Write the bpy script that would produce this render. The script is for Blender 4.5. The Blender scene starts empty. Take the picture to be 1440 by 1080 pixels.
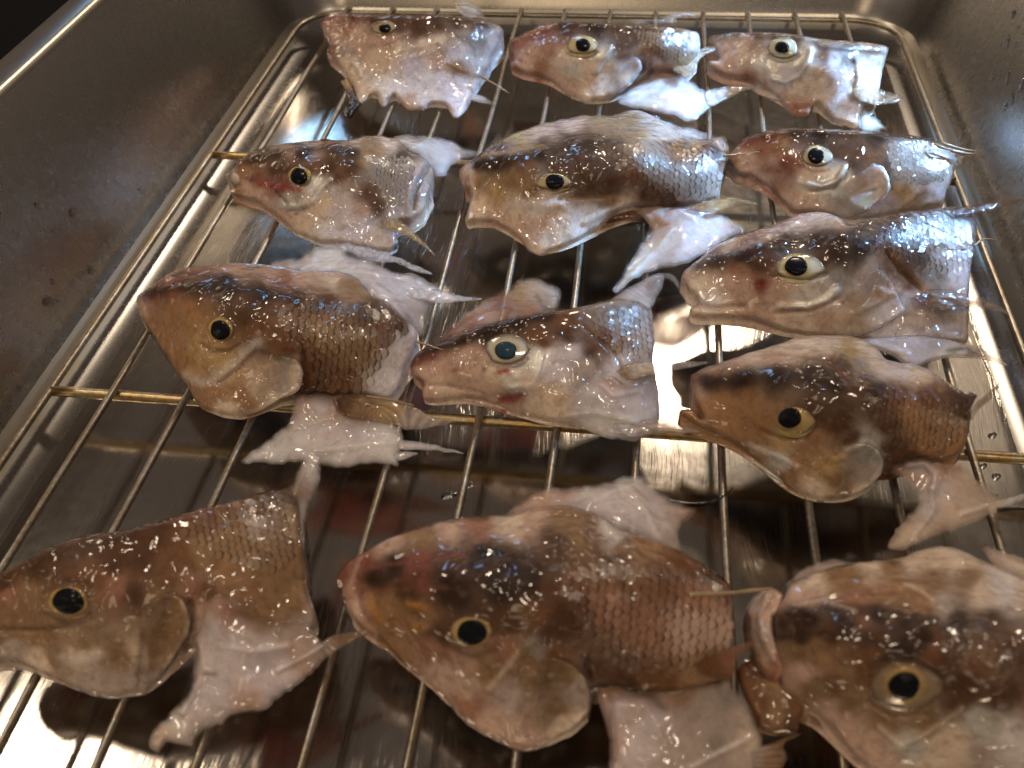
import bpy, math, random
import numpy as np
from mathutils import Vector, Matrix
from mathutils.geometry import delaunay_2d_cdt
random.seed(7); rng = np.random.default_rng(7)
sc = bpy.context.scene
COL = sc.collection
CM = 0.01                                   # everything below is measured in centimetres
# ------------------------------------------------------------------ camera, world, lamps, exposure
F, ROT, CAM = 1270.14, (0.7821985, 0.0396044, 0.1301850), np.array([3.50068, -15.47182, 16.96901])
cd = bpy.data.cameras.new('camera'); cam = bpy.data.objects.new('camera', cd); COL.objects.link(cam)
cam.location = CAM*CM; cam.rotation_euler = ROT
cd.sensor_width = 36; cd.lens = F/1440*36; cd.clip_start = 0.005; cd.clip_end = 30
cd.dof.use_dof = True; cd.dof.focus_distance = 0.262; cd.dof.aperture_fstop = 20.0
sc.camera = cam
w = bpy.data.worlds.new('World'); sc.world = w; w.use_nodes = True
bg = w.node_tree.nodes['Background']; bg.inputs['Color'].default_value = (1.0, 0.77, 0.62, 1); bg.inputs['Strength'].default_value = 0.13
sc.cycles.max_bounces = 6; sc.cycles.diffuse_bounces = 3; sc.cycles.glossy_bounces = 4; sc.cycles.transparent_max_bounces = 8
sc.view_settings.view_transform = 'Standard'; sc.view_settings.look = 'None'
sc.view_settings.exposure = -0.12; sc.view_settings.gamma = 1
def lamp(name, loc, aim, size, power, color, size_y=None):
    d = bpy.data.lights.new(name, 'AREA'); o = bpy.data.objects.new(name, d); COL.objects.link(o)
    d.energy = power; d.color = color; d.shape = 'RECTANGLE' if size_y else 'DISK'; d.size = size*CM
    if size_y: d.size_y = size_y*CM
    o.location = Vector(loc)*CM
    o.rotation_euler = (Vector(aim)-Vector(loc)).to_track_quat('-Z', 'Y').to_euler()
    return o
WARM = (1.0, 0.81, 0.61)
lamp('ceiling_or_fill_lamp', (12, 87, 78), (0, 3, 0), 10, 3.9, WARM)
lamp('ceiling_or_fill_lamp', (-52, 15, 71), (0, 3, 0), 7, 1.4, WARM)
lamp('ceiling_panel', (52, 74, 54), (0, 3, 0), 46, .45, WARM)
lamp('back_wall_fill', (-12, -85, 46), (0, 10, 2), 26, .75, (1.0, 0.74, 0.45))  # unseen warm light added behind the camera to gild the tray's back wall
lamp('window_light', (-58, 118, 56), (0, 14, 0), 20, 1.0, (0.30, 0.60, 1.0), 14)
lamp('cool_lamp', (78, 44, 62), (12, 16, 1), 12, 0.55, (0.32, 0.60, 1.0)).data.spread = math.radians(13)
lamp('ceiling_or_fill_lamp', (24, -46, 82), (0, 5, 0), 12, 2.4, WARM)  # fill added behind the camera for glints on skin facing it
lamp('ceiling_or_fill_lamp', (-40, -30, 78), (0, 0, 0), 12, 1.4, WARM)  # second added fill, brightens the sides turned to the camera

# ------------------------------------------------------------------ helpers
def rotm(r):
    a, b, c = r
    cx, sx, cy, sy, cz, sz = math.cos(a), math.sin(a), math.cos(b), math.sin(b), math.cos(c), math.sin(c)
    return (np.array([[cz, -sz, 0], [sz, cz, 0], [0, 0, 1]]) @ np.array([[cy, 0, sy], [0, 1, 0], [-sy, 0, cy]])
            @ np.array([[1, 0, 0], [0, cx, -sx], [0, sx, cx]]))
RM = rotm(ROT)
def ray(px, py):
    px = np.asarray(px, float); py = np.asarray(py, float)
    return np.stack([(px-720)/F, -(py-540)/F, -np.ones_like(px)], -1) @ RM.T
def at(px, py, h):                           # the point of the rack's space at height h (cm) that the photograph shows at px, py
    d = ray(px, py)
    return CAM + d*((np.asarray(h, float)-CAM[2])/d[..., 2])[..., None]
def hit(px, py, n, c):                       # the same on any plane n.p = c
    d = ray(px, py); n = np.array(n, float)
    return CAM + d*((c-CAM@n)/(d@n))
def tag(o, label=None, cat=None, group=None, kind=None):
    if label: o['label'] = label
    if cat: o['category'] = cat
    if group: o['group'] = group
    if kind: o['kind'] = kind
    return o
def empty(name, loc):
    o = bpy.data.objects.new(name, None); COL.objects.link(o); o.location = Vector(loc)*CM; o.empty_display_size = .01
    return o
def origin(p):
    return np.array(p.location)/CM if p is not None else np.zeros(3)
def mesh(name, v, f, m, parent=None, org=None, smooth=True):
    me = bpy.data.meshes.new(name)
    org = np.zeros(3) if org is None else org
    me.from_pydata([tuple(q) for q in (np.asarray(v, float)-org)*CM], [], [tuple(map(int, q)) for q in f])
    if smooth: me.polygons.foreach_set('use_smooth', [True]*len(me.polygons))
    if m: me.materials.append(m)
    o = bpy.data.objects.new(name, me); COL.objects.link(o)
    if parent is not None: o.parent = parent
    return o
def tube(name, pts, r, m, parent=None, org=None, n=10, closed=False):
    P = np.asarray(pts, float); k = len(P); r = np.broadcast_to(np.asarray(r, float), (k,))
    if closed: T = np.roll(P, -1, 0)-np.roll(P, 1, 0)
    else: T = np.gradient(P, axis=0)
    T /= np.linalg.norm(T, axis=1)[:, None]
    U = np.cross(T, np.array([0, 0, 1.0]) if abs(T[0][2]) < .9 else np.array([1.0, 0, 0])); U /= np.linalg.norm(U, axis=1)[:, None]; V = np.cross(U, T)
    a = np.arange(n)*2*math.pi/n
    v = (P[:, None]+r[:, None, None]*(U[:, None]*np.cos(a)[None, :, None]+V[:, None]*np.sin(a)[None, :, None])).reshape(-1, 3)
    f = []
    for i in range(k if closed else k-1):
        j = (i+1) % k
        for q in range(n):
            s = (q+1) % n; f.append((i*n+q, j*n+q, j*n+s, i*n+s))
    if not closed: f += [tuple(range(n)), tuple(range(k*n-1, (k-1)*n-1, -1))]
    return mesh(name, v, f, m, parent, org)
def curve(pts, n=24):                        # Catmull-Rom through the points
    P = np.asarray(pts, float); P = np.vstack([2*P[0]-P[1], P, 2*P[-1]-P[-2]]); out = []
    segs = len(P)-3
    for s in range(segs):
        p0, p1, p2, p3 = P[s:s+4]
        m = max(2, n//segs)
        for t in np.linspace(0, 1, m, endpoint=(s == segs-1)):
            out.append(.5*((2*p1)+(p2-p0)*t+(2*p0-5*p1+4*p2-p3)*t*t+(3*p1-p0-3*p2+p3)*t**3))
    return np.array(out)
def lin(hx):
    c = np.array([int(hx[i:i+2], 16)/255 for i in (0, 2, 4)])
    return np.where(c <= .04045, c/12.92, ((c+.055)/1.055)**2.4)
NW = [(rng.normal(size=2), rng.uniform(0, 6.28)) for _ in range(40)]
def wob(x, y, size, k=0):                    # cheap smooth noise, about -1..1
    s = 0
    for q in range(10):
        d, ph = NW[(q+k*7) % 40]
        s = s+np.sin((x*d[0]+y*d[1])*2.2/size+ph+k)
    return s/3.2

# ------------------------------------------------------------------ materials
def mat(name):
    m = bpy.data.materials.new(name); m.use_nodes = True
    t = m.node_tree; return m, t, t.nodes['Principled BSDF']
def N(t, kind, **kw):
    n = t.nodes.new(kind)
    for k, v in kw.items():
        if k in n.inputs: n.inputs[k].default_value = v
        else: setattr(n, k, v)
    return n
def noise(t, co, scale, detail=3, rough=.5, dist=0):
    n = N(t, 'ShaderNodeTexNoise', Scale=scale, Detail=detail, Roughness=rough, Distortion=dist); t.links.new(co, n.inputs['Vector']); return n
def ramp(t, src, stops):
    r = t.nodes.new('ShaderNodeValToRGB'); t.links.new(src, r.inputs[0]); e = r.color_ramp.elements
    while len(e) < len(stops): e.new(.5)
    for i, (p, c) in enumerate(stops):
        e[i].position = p; e[i].color = (*c, 1) if len(c) == 3 else c
    return r
def mixc(t, fac, a, b, mode='MIX'):
    n = t.nodes.new('ShaderNodeMix'); n.data_type = 'RGBA'; n.blend_type = mode
    for s, v in ((n.inputs[0], fac), (n.inputs[6], a), (n.inputs[7], b)):
        if hasattr(v, 'is_linked'): t.links.new(v, s)
        elif isinstance(v, (int, float)): s.default_value = v
        else: s.default_value = (*v, 1)
    return n.outputs[2]
def math_(t, op, a, b=0.0):
    n = t.nodes.new('ShaderNodeMath'); n.operation = op
    for s, v in zip(n.inputs, (a, b)):
        if hasattr(v, 'is_linked'): t.links.new(v, s)
        else: s.default_value = v
    return n.outputs[0]
def bump(t, h, strength, dist, normal=None):
    b = N(t, 'ShaderNodeBump', Strength=strength, Distance=dist); t.links.new(h, b.inputs['Height'])
    if normal is not None: t.links.new(normal, b.inputs['Normal'])
    return b.outputs[0]

def flesh(name, sss=.3, rough=.45, clear=0.0, pebble=.5, mott=.75, coat=1.0):
    m, t, b = mat(name); L = t.links.new
    co = t.nodes.new('ShaderNodeTexCoord').outputs['Object']
    at_ = t.nodes.new('ShaderNodeAttribute'); at_.attribute_name = 'Col'
    rt = N(t, 'ShaderNodeMapping'); rt.inputs['Rotation'].default_value = (.63, .92, .41); L(co, rt.inputs[0]); co = rt.outputs[0]
    n1 = noise(t, co, 380, 3, .6, .5)
    col = mixc(t, mott, at_.outputs['Color'], ramp(t, n1.outputs['Fac'], [(.3, (.62, .57, .53)), (.5, (1, 1, 1)), (.72, (1.2, 1.18, 1.15))]).outputs[0], 'MULTIPLY')
    n4 = noise(t, co, 1150, 1, .6)
    col = mixc(t, mott*.28, col, ramp(t, n4.outputs['Fac'], [(.34, (.42, .36, .31)), (.47, (1, 1, 1)), (.7, (1.12, 1.1, 1.08))]).outputs[0], 'MULTIPLY')
    L(col, b.inputs['Base Color'])
    b.inputs['Subsurface Weight'].default_value = sss
    b.inputs['Subsurface Radius'].default_value = (1.0, .42, .28); b.inputs['Subsurface Scale'].default_value = .003
    b.inputs['Roughness'].default_value = rough; b.inputs['Specular IOR Level'].default_value = .1
    b.inputs['Coat Weight'].default_value = coat; b.inputs['Coat Roughness'].default_value = .12; b.inputs['Coat IOR'].default_value = 1.45
    L(math_(t, 'MULTIPLY', at_.outputs['Alpha'], .55), b.inputs['Metallic'])
    a = noise(t, co, 150, 1, .4, .3); c = noise(t, co, 210, .7, .4, .9)
    vo = N(t, 'ShaderNodeTexVoronoi', Scale=160, feature='SMOOTH_F1', Smoothness=.7, Randomness=1.0); L(co, vo.inputs['Vector'])
    nb = bump(t, a.outputs['Fac'], .5, .0012)
    L(nb, b.inputs['Normal'])
    nc = bump(t, math_(t, 'SUBTRACT', c.outputs['Fac'], math_(t, 'MULTIPLY', vo.outputs['Distance'], .7)), min(1, pebble*1.8), .0017, nb)
    L(nc, b.inputs['Coat Normal'])
    if True:
        tn = t.nodes.new('ShaderNodeAttribute'); tn.attribute_name = 'thin'
        tr = t.nodes.new('ShaderNodeBsdfTransparent'); mx = t.nodes.new('ShaderNodeMixShader')
        k = math_(t, 'ADD', ramp(t, n1.outputs['Fac'], [(.3, (clear*1.3,)*3), (.7, (clear*.6,)*3)]).outputs[0], tn.outputs['Fac'])
        L(math_(t, 'MINIMUM', k, 1.0), mx.inputs[0])
        L(b.outputs[0], mx.inputs[1]); L(tr.outputs[0], mx.inputs[2])
        L(mx.outputs[0], t.nodes['Material Output'].inputs['Surface'])
    return m
M = {}
M['skin'] = flesh('wet_fish_skin')
M['flesh'] = flesh('wet_white_flesh', sss=.6, rough=.4, clear=.08, mott=.38, pebble=.42)
M['fin'] = flesh('translucent_fin', sss=.3, rough=.35, clear=.28, mott=.2, pebble=.3)
M['eye'] = flesh('fish_eye', sss=.1, rough=.25, mott=.12, pebble=.03)
def scale_mat():
    m, t, b = mat('fish_scale'); L = t.links.new
    co = t.nodes.new('ShaderNodeTexCoord').outputs['Object']
    oi = t.nodes.new('ShaderNodeObjectInfo')
    at_ = t.nodes.new('ShaderNodeAttribute'); at_.attribute_name = 'rim'
    ri = math_(t, 'MULTIPLY', oi.outputs['Random'], 37.0)
    cv = t.nodes.new('ShaderNodeVectorMath'); cv.operation = 'ADD'; L(co, cv.inputs[0]); L(ri, cv.inputs[1])
    n = noise(t, cv.outputs[0], 700, 1, .6)
    e = math_(t, 'ADD', at_.outputs['Fac'], math_(t, 'MULTIPLY', math_(t, 'SUBTRACT', n.outputs['Fac'], .5), .9))
    e = math_(t, 'ADD', e, math_(t, 'MULTIPLY', math_(t, 'SUBTRACT', oi.outputs['Random'], .5), .25))
    k = ramp(t, e, [(.42, (0, 0, 0)), (.66, (1, 1, 1))]).outputs[0]
    dark = mixc(t, 1.0, oi.outputs['Color'], (.22, .17, .13), 'MULTIPLY')
    L(mixc(t, k, oi.outputs['Color'], dark), b.inputs['Base Color'])
    b.inputs['Roughness'].default_value = .35; b.inputs['Subsurface Weight'].default_value = .15
    b.inputs['Subsurface Radius'].default_value = (1, .5, .3); b.inputs['Subsurface Scale'].default_value = .001
    b.inputs['Coat Weight'].default_value = 1; b.inputs['Coat Roughness'].default_value = .12; b.inputs['Coat IOR'].default_value = 1.38
    geo = t.nodes.new('ShaderNodeNewGeometry'); rt = N(t, 'ShaderNodeMapping'); rt.inputs['Rotation'].default_value = (.63, .92, .41); L(geo.outputs['Position'], rt.inputs[0]); n3 = noise(t, rt.outputs[0], 240, 1.2, .5, .5)
    nb = bump(t, n3.outputs['Fac'], .9, .0022); L(nb, b.inputs['Coat Normal'])
    return m
M['scale'] = scale_mat()
def plain(name, col, rough=.4, metal=0.0, coat=0.0):
    m, t, b = mat(name); co = t.nodes.new('ShaderNodeTexCoord').outputs['Object']
    n = noise(t, co, 700, 3)
    t.links.new(mixc(t, .5, col, ramp(t, n.outputs['Fac'], [(.3, (.6, .6, .6)), (.7, (1.3, 1.3, 1.3))]).outputs[0], 'MULTIPLY'), b.inputs['Base Color'])
    b.inputs['Roughness'].default_value = rough; b.inputs['Metallic'].default_value = metal; b.inputs['Coat Weight'].default_value = coat
    return m
M['pupil'] = plain('pupil', (.006, .007, .010), .25, 0, .12)
M['pupil_cloudy'] = plain('clouded_pupil', (.020, .048, .075), .3, 0, .12)
M['spine'] = plain('fin_spine', (.30, .21, .11), .3, 0, 1.0)
M['counter'] = plain('dark_counter', (.006, .005, .004), .9)
for k_ in ('pupil', 'pupil_cloudy', 'counter'): M[k_].node_tree.nodes['Principled BSDF'].inputs['Specular IOR Level'].default_value = .08
def steel(name, scratch, rough, col=(.46, .43, .39), var=1.0):
    m, t, b = mat(name); L = t.links.new
    co = t.nodes.new('ShaderNodeTexCoord').outputs['Object']
    b.inputs['Metallic'].default_value = 1
    n = noise(t, co, 40, 5, .6); n2 = noise(t, co, 260, 4, .6)
    L(mixc(t, .5*var, col, ramp(t, n.outputs['Fac'], [(.3, (.72, .68, .62)), (.7, (1.05, 1.05, 1.05))]).outputs[0], 'MULTIPLY'), b.inputs['Base Color'])
    L(ramp(t, n2.outputs['Fac'], [(.3, (rough*(1-.25*var),)*3), (.72, (rough*(1+.5*var),)*3)]).outputs[0], b.inputs['Roughness'])
    h = None
    for ang, sx, k in ((.4, 5200, 1.0), (-.9, 4300, .8)):
        mp = N(t, 'ShaderNodeMapping'); mp.inputs['Rotation'].default_value = (0, 0, ang); mp.inputs['Scale'].default_value = (sx, sx*.012, sx*.05)
        wv = noise(t, co, 18, 1); ad = N(t, 'ShaderNodeVectorMath', operation='MULTIPLY_ADD'); L(wv.outputs['Color'], ad.inputs[0]); ad.inputs[1].default_value = (.02, .02, .02); L(co, ad.inputs[2])
        L(ad.outputs[0], mp.inputs[0]); q = noise(t, mp.outputs[0], 1.0, 2, .6)
        pk = math_(t, 'MULTIPLY', ramp(t, q.outputs['Fac'], [(.60, (0, 0, 0)), (.75, (1, 1, 1))]).outputs[0], k)
        h = pk if h is None else math_(t, 'ADD', h, pk)
    w_ = noise(t, co, 22, 2)
    nb = bump(t, w_.outputs['Fac'], .2 if scratch else .02, .0003); nb = bump(t, h, scratch, .00006, nb); L(nb, b.inputs['Normal'])
    return m
M['tray'] = steel('scratched_steel', .2, .14, (.44, .41, .37), .45)
M['wall'] = steel('satin_wall_steel', 0, .27, (.35, .335, .315), .1)
M['rim'] = steel('brushed_rim_steel', 0, .34, (.36, .33, .28), .2)
def wire_mat(name, stain):
    m, t, b = mat(name); L = t.links.new
    co = t.nodes.new('ShaderNodeTexCoord').outputs['Object']
    b.inputs['Metallic'].default_value = 1
    n = noise(t, co, 120, 4, .6, .5); n2 = noise(t, co, 900, 3, .6)
    c = mixc(t, ramp(t, n.outputs['Fac'], [(.5-stain*.25, (1, 1, 1)), (.66-stain*.1, (0, 0, 0))]).outputs[0], (.42, .35, .22) if stain > .5 else (.40, .37, .33), (.40, .22, .04) if stain > .5 else (.32, .27, .20))
    L(mixc(t, .6, c, ramp(t, n2.outputs['Fac'], [(.3, (.45, .42, .4)), (.6, (1.1, 1.1, 1.1))]).outputs[0], 'MULTIPLY'), b.inputs['Base Color'])
    b.inputs['Roughness'].default_value = .36
    L(bump(t, n2.outputs['Fac'], .3, .0003), b.inputs['Normal'])
    return m
M['wire'] = wire_mat('rack_wire', .2); M['bar'] = wire_mat('stained_bar', .9)
def water():
    m, t, b = mat('water'); b.inputs['Transmission Weight'].default_value = 1; b.inputs['Roughness'].default_value = .02; b.inputs['IOR'].default_value = 1.33
    n = noise(t, t.nodes.new('ShaderNodeTexCoord').outputs['Object'], 300, 2); t.links.new(bump(t, n.outputs['Fac'], .1, .0003), b.inputs['Normal'])
    return m
M['water'] = water()

# ------------------------------------------------------------------ counter and tray
counter = mesh('counter', [(-150, -150, -2.2), (150, -150, -2.2), (150, 200, -2.2), (-150, 200, -2.2)], [(0, 1, 2, 3)], M['counter'])
tag(counter, kind='structure')
tray = empty('baking_tray', (0, 5, -1.3))
tag(tray, 'deep stainless steel tray holding the wire rack of fish heads', 'tray')
FZ, TX0, TX1, TY0, TY1 = -1.3, -13.2, 15.3, -19.0, 26.3
def rloop(off, rad, z, n=14):
    x0, x1, y0, y1 = TX0-off, TX1+off, TY0-off, TY1+off; out = []
    for cx, cy, a0 in ((x1-rad, y1-rad, 0), (x0+rad, y1-rad, 90), (x0+rad, y0+rad, 180), (x1-rad, y0+rad, 270)):
        for k in range(n):
            a = math.radians(a0+90*k/(n-1)); out.append((cx+rad*math.cos(a), cy+rad*math.sin(a), z))
    return out
def loft(loops, cap=None):
    k = len(loops[0]); v = [p for l in loops for p in l]; f = []
    for i in range(len(loops)-1):
        for q in range(k):
            s = (q+1) % k; f.append((i*k+q, (i+1)*k+q, (i+1)*k+s, i*k+s))
    if cap == 'first': f.append(tuple(range(k)))
    if cap == 'last': f.append(tuple(range(len(v)-1, len(v)-k-1, -1)))
    return v, f
prof = [(-2.6, .6, FZ), (-1.8, .9, FZ)]
BR = 1.6
for k in range(1, 9):
    a = math.radians(72*k/8); prof.append((-1.8+BR*math.sin(a), 1.0+BR*math.sin(a), FZ+BR*(1-math.cos(a))))
o0, _, z0 = prof[-1]
for k in range(1, 7): prof.append((o0+(1.72-o0)*k/6, 2.6+.2*k/6, z0+(4.75-z0)*k/6))
v, f = loft([rloop(*q) for q in prof], 'first')
basin = mesh('basin', v, f, M['tray'], tray, origin(tray)); basin.data.materials.append(M['wall'])
for p_ in basin.data.polygons:
    if p_.center.z > .04*CM: p_.material_index = 1
rim = [(1.715, 2.8, 4.72), (1.74, 2.85, 4.86), (1.83, 2.95, 4.96), (1.95, 3.1, 5.0), (2.3, 3.4, 5.0), (2.75, 3.9, 4.98), (2.86, 4.0, 4.9), (2.86, 4.0, 4.7), (2.7, 3.9, 4.66), (2.0, 3.1, 4.78), (1.8, 2.9, 4.6)]
v, f = loft([rloop(*q) for q in rim]); mesh('rim', v, f, M['rim'], tray, origin(tray))
outer = [(1.80, 2.9, 4.7), (o0+.12, 2.7, z0), (-1.3, 1.2, FZ-.2), (-2.0, .8, FZ-.24)]
v, f = loft([rloop(*q) for q in outer], 'last'); mesh('outer_shell', v, f, M['rim'], tray, origin(tray))

# ------------------------------------------------------------------ wire rack
rack = empty('wire_rack', (1, 5, -.3)); RO = origin(rack)
tag(rack, 'wire cooling rack lying in the steel tray under the fish heads', 'rack')
FX0, FX1, FYB, FYF, fr = -11.98, 14.17, 24.65, -17.2, 1.9
pts = []
for cx, cy, a0 in ((FX1-fr, FYB-fr, 0), (FX0+fr, FYB-fr, 90), (FX0+fr, FYF+fr, 180), (FX1-fr, FYF+fr, 270)):
    for k in range(10):
        a = math.radians(a0+10*k); pts.append((cx+fr*math.cos(a), cy+fr*math.sin(a), -.2))
tube('frame', pts, .108, M['wire'], rack, RO, 12, True)
WX = [-10.08, -7.98, -5.93, -4.03, -2.02, -.03, 1.99, 4.0, 6.06, 7.99, 10.0, 11.98]
for x in WX:
    y = np.concatenate([np.linspace(-17.3, 24.4, 40), [24.75, 24.95, 25.05]])
    z = np.concatenate([np.zeros(40), [-.01, -.08, -.2]])
    wob_ = .03*np.sin(y*.5+x*3)
    tube('wire', np.stack([x+wob_, y, z], 1), .098, M['wire'], rack, RO, 10)
for y in (12.2, 0.0, -12.2):
    x = np.linspace(FX0, FX1, 30)
    tube('cross_bar', np.stack([x, np.full(30, y), np.full(30, -.24)], 1), .145, M['bar'], rack, RO, 10)

# ------------------------------------------------------------------ modelling of the fish: surfaces with thickness
PAL = dict(D='2b1a10', B='4e3320', T='85694c', O='97724f', P='b99c8c', R='7c4a3e', W='cfc6c6', L='cdb9a6', Y='a98c62', G='8a8078', S='cfccc6',
           X='7a1418', K='14110f', N='a5968e', M='6a482f', V='c6bcc0', A='8d6c50', Q='d9d4d2', Z='4d382a', E='936a56')
def nums(s, k): return np.array(s.split(), float).reshape(-1, k)
def tps(P, z, lam=.02):
    P = P/100; n = len(P)
    d = np.linalg.norm(P[:, None]-P[None], axis=2); K = np.where(d > 0, d*d*np.log(d+1e-9), 0)+lam*np.eye(n)
    Q = np.c_[np.ones(n), P]; A = np.block([[K, Q], [Q.T, np.zeros((3, 3))]])
    s = np.linalg.solve(A, np.r_[z, 0, 0, 0])
    def f(x, y):
        X = np.stack([x, y], -1)/100; d = np.linalg.norm(X[:, None]-P[None], axis=2)
        return np.where(d > 0, d*d*np.log(d+1e-9), 0)@s[:n]+s[n]+X@s[n+1:]
    return f
def segdist(x, y, P):
    best = np.full(x.shape, 1e9)
    for (ax, ay), (bx, by) in zip(P[:-1], P[1:]):
        dx, dy = bx-ax, by-ay; L2 = dx*dx+dy*dy+1e-9
        t = np.clip(((x-ax)*dx+(y-ay)*dy)/L2, 0, 1)
        best = np.minimum(best, np.hypot(x-ax-t*dx, y-ay-t*dy))
    return best
def inside(x, y, P):
    r = np.zeros(x.shape, bool)
    for (ax, ay), (bx, by) in zip(P, np.roll(P, -1, 0)):
        if ay == by: continue
        c = ((ay > y) != (by > y)) & (x < (bx-ax)*(y-ay)/(by-ay)+ax); r ^= c
    return r
class Fish:
    def __init__(s, crop, label, loc):
        s.ox, s.oy, s.k = crop
        q = at(*s.px(*loc), 0.13)
        s.root = empty('fish_head', (q[0], q[1], 0.13)); s.org = origin(s.root)
        tag(s.root, label, 'fish head', 'fish heads drying on the wire rack')
        s.base = None; s.skin_col = None
    def px(s, x, y): return s.ox+np.asarray(x, float)/s.k, s.oy+np.asarray(y, float)/s.k
    def xy(s, t, k=2):
        a = nums(t, k); x, y = s.px(a[:, 0], a[:, 1]); a[:, 0] = x; a[:, 1] = y; return a
    def patch(s, name, o, h, c, strokes=(), step=3.2, thick=None, m='skin', rel=False, edge=(.16, 7), lump=.02, parent=None, rays=None, ragged=.6, calpha=None):
        if m == 'flesh' and not rel: edge = (.05, 3) if edge == (.16, 7) else edge; thick = thick*.55; ragged = ragged*1.6
        P = s.xy(o); P = curve(np.vstack([P, P[:1]]), len(P)*6)
        seg = np.r_[0, np.cumsum(np.hypot(*np.diff(P, axis=0).T))]
        n = max(16, int(seg[-1]/(step*.9))); tt = np.arange(n)*seg[-1]/n
        B = np.stack([np.interp(tt, seg, P[:, 0]), np.interp(tt, seg, P[:, 1])], 1)
        B[:, 0] += ragged*wob(B[:, 0], B[:, 1], 14, 1); B[:, 1] += ragged*wob(B[:, 0], B[:, 1], 11, 2)
        if m == 'flesh': B += .8*np.stack([wob(B[:, 0], B[:, 1], 5, 4), wob(B[:, 0], B[:, 1], 5, 5)], 1)
        x0, y0 = B.min(0); x1, y1 = B.max(0)
        gx, gy = np.meshgrid(np.arange(x0, x1, step), np.arange(y0, y1, step*.866)); gx = gx+(np.arange(gx.shape[0]) % 2)[:, None]*step/2
        gx, gy = gx.ravel(), gy.ravel(); BB = np.vstack([B, B[:1]])
        ok = inside(gx, gy, B); gx, gy = gx[ok], gy[ok]; ok = segdist(gx, gy, BB) > step*.55; gx, gy = gx[ok], gy[ok]
        V = [Vector(q) for q in B]+[Vector((a, b)) for a, b in zip(gx, gy)]
        vo, _, fo, *_ = delaunay_2d_cdt(V, [], [list(range(n))], 1, 1e-6)
        X = np.array([q[0] for q in vo]); Y = np.array([q[1] for q in vo]); nv = len(X)
        # height
        H = s.xy(h, 3)
        hf0 = tps(H[:, :2], H[:, 2]) if len(H) > 3 else (lambda x, y: np.full(x.shape, H[0, 2]))
        lo_, hi_ = H[:, 2].min(), H[:, 2].max()
        hf = lambda x, y: np.clip(hf0(x, y), lo_-.05, hi_+.12)
        st = []
        for S in strokes:
            w_, col, al, dh, pts = S; w_ = w_*1.5 if col == 'D' and dh > 0 else w_; st.append((w_/s.k, None if not col else lin(PAL.get(col, col)), al, dh, s.xy(pts)))
        def height(x, y):
            z = hf(x, y)
            if rel: z = z+s.base(x, y)
            z = z+lump*.6*(wob(x, y, 38, 3)+.18*wob(x, y, 15, 4))
            for w_, col, al, dh, p in st:
                if dh: z = z+dh*np.exp(-(segdist(x, y, p if len(p) > 1 else np.vstack([p, p+.01]))/w_)**2)
            return z
        Z = height(X, Y); d = segdist(X, Y, BB)
        if edge:
            e, r = edge; t_ = np.clip(1-d/r, 0, 1); Z = Z-e*(1-np.sqrt(1-t_*t_))
        # colour
        C = c.split(); cp = []
        i = 0
        while i < len(C): cp.append((lin(PAL.get(C[i], C[i])), float(C[i+1]), float(C[i+2]), 1.0 if C[i] == 'S' else 0.0)); i += 3
        cx, cy = s.px([q[1] for q in cp], [q[2] for q in cp]); cc = np.array([np.r_[q[0], q[3]] for q in cp])
        def colour(X, Y):
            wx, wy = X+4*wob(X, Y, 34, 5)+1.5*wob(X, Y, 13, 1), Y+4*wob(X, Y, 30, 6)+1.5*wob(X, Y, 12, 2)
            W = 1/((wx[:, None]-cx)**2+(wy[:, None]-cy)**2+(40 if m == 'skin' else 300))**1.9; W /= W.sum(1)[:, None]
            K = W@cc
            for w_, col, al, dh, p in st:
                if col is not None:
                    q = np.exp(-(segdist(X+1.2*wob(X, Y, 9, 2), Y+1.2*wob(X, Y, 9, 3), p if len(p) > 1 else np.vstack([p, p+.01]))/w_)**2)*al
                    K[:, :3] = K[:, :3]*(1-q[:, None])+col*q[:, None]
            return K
        K = colour(X, Y)
        if rays:                                # fin rays fanning from a root to the free edge
            a, b0, b1, nr = rays; a = np.array(s.px(*a)); b0 = np.array(s.px(*b0)); b1 = np.array(s.px(*b1))
            th = np.arctan2(Y-a[1], X-a[0]); t0 = math.atan2(b0[1]-a[1], b0[0]-a[0]); t1 = math.atan2(b1[1]-a[1], b1[0]-a[0])
            g = .5+.5*np.cos((th-t0)/(t1-t0+1e-6)*nr*6.283); Z = Z+.022*g; K[:, :3] *= (.72+.42*g)[:, None]
        floor_ = .1
        if thick is None: Z = np.maximum(Z, .2)
        T = at(X, Y, Z)
        if thick is None: Zb = np.minimum(Z-.08, np.maximum(floor_, Z*.25))
        else: Zb = Z-thick*(.25+.75*np.sqrt(np.clip(d/9, 0, 1)))
        Bt = T.copy(); Bt[:, 2] = Zb
        tri = [f for f in fo]; faces = [tuple(f) for f in tri]+[tuple(nv+q for q in reversed(f)) for f in tri]
        cnt = {}
        for f in tri:
            for a, b in zip(f, list(f[1:])+[f[0]]): cnt[(a, b)] = 1
        faces += [(b, a, nv+a, nv+b) for (a, b) in cnt if (b, a) not in cnt]
        ob = mesh(name, np.vstack([T, Bt]), faces, M[m], parent or s.root, s.org)
        if ob.data.polygons[0].normal.z < 0: ob.data.flip_normals()
        ca = ob.data.color_attributes.new('Col', 'FLOAT_COLOR', 'POINT')
        ca.data.foreach_set('color', np.vstack([K, K]).astype(np.float32).ravel())
        th = np.zeros(nv)
        if name == 'gill_cover': th = np.clip(1.08-hf(X, Y)/.13, 0, 1)
        elif m == 'flesh' and thick is not None: th = .68*np.exp(-(d/8)**2)+.42*(.5+.5*wob(X, Y, 34, 2))*np.exp(-d/30)
        elif m == 'fin': th = .45*np.exp(-(d/5)**2)
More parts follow.
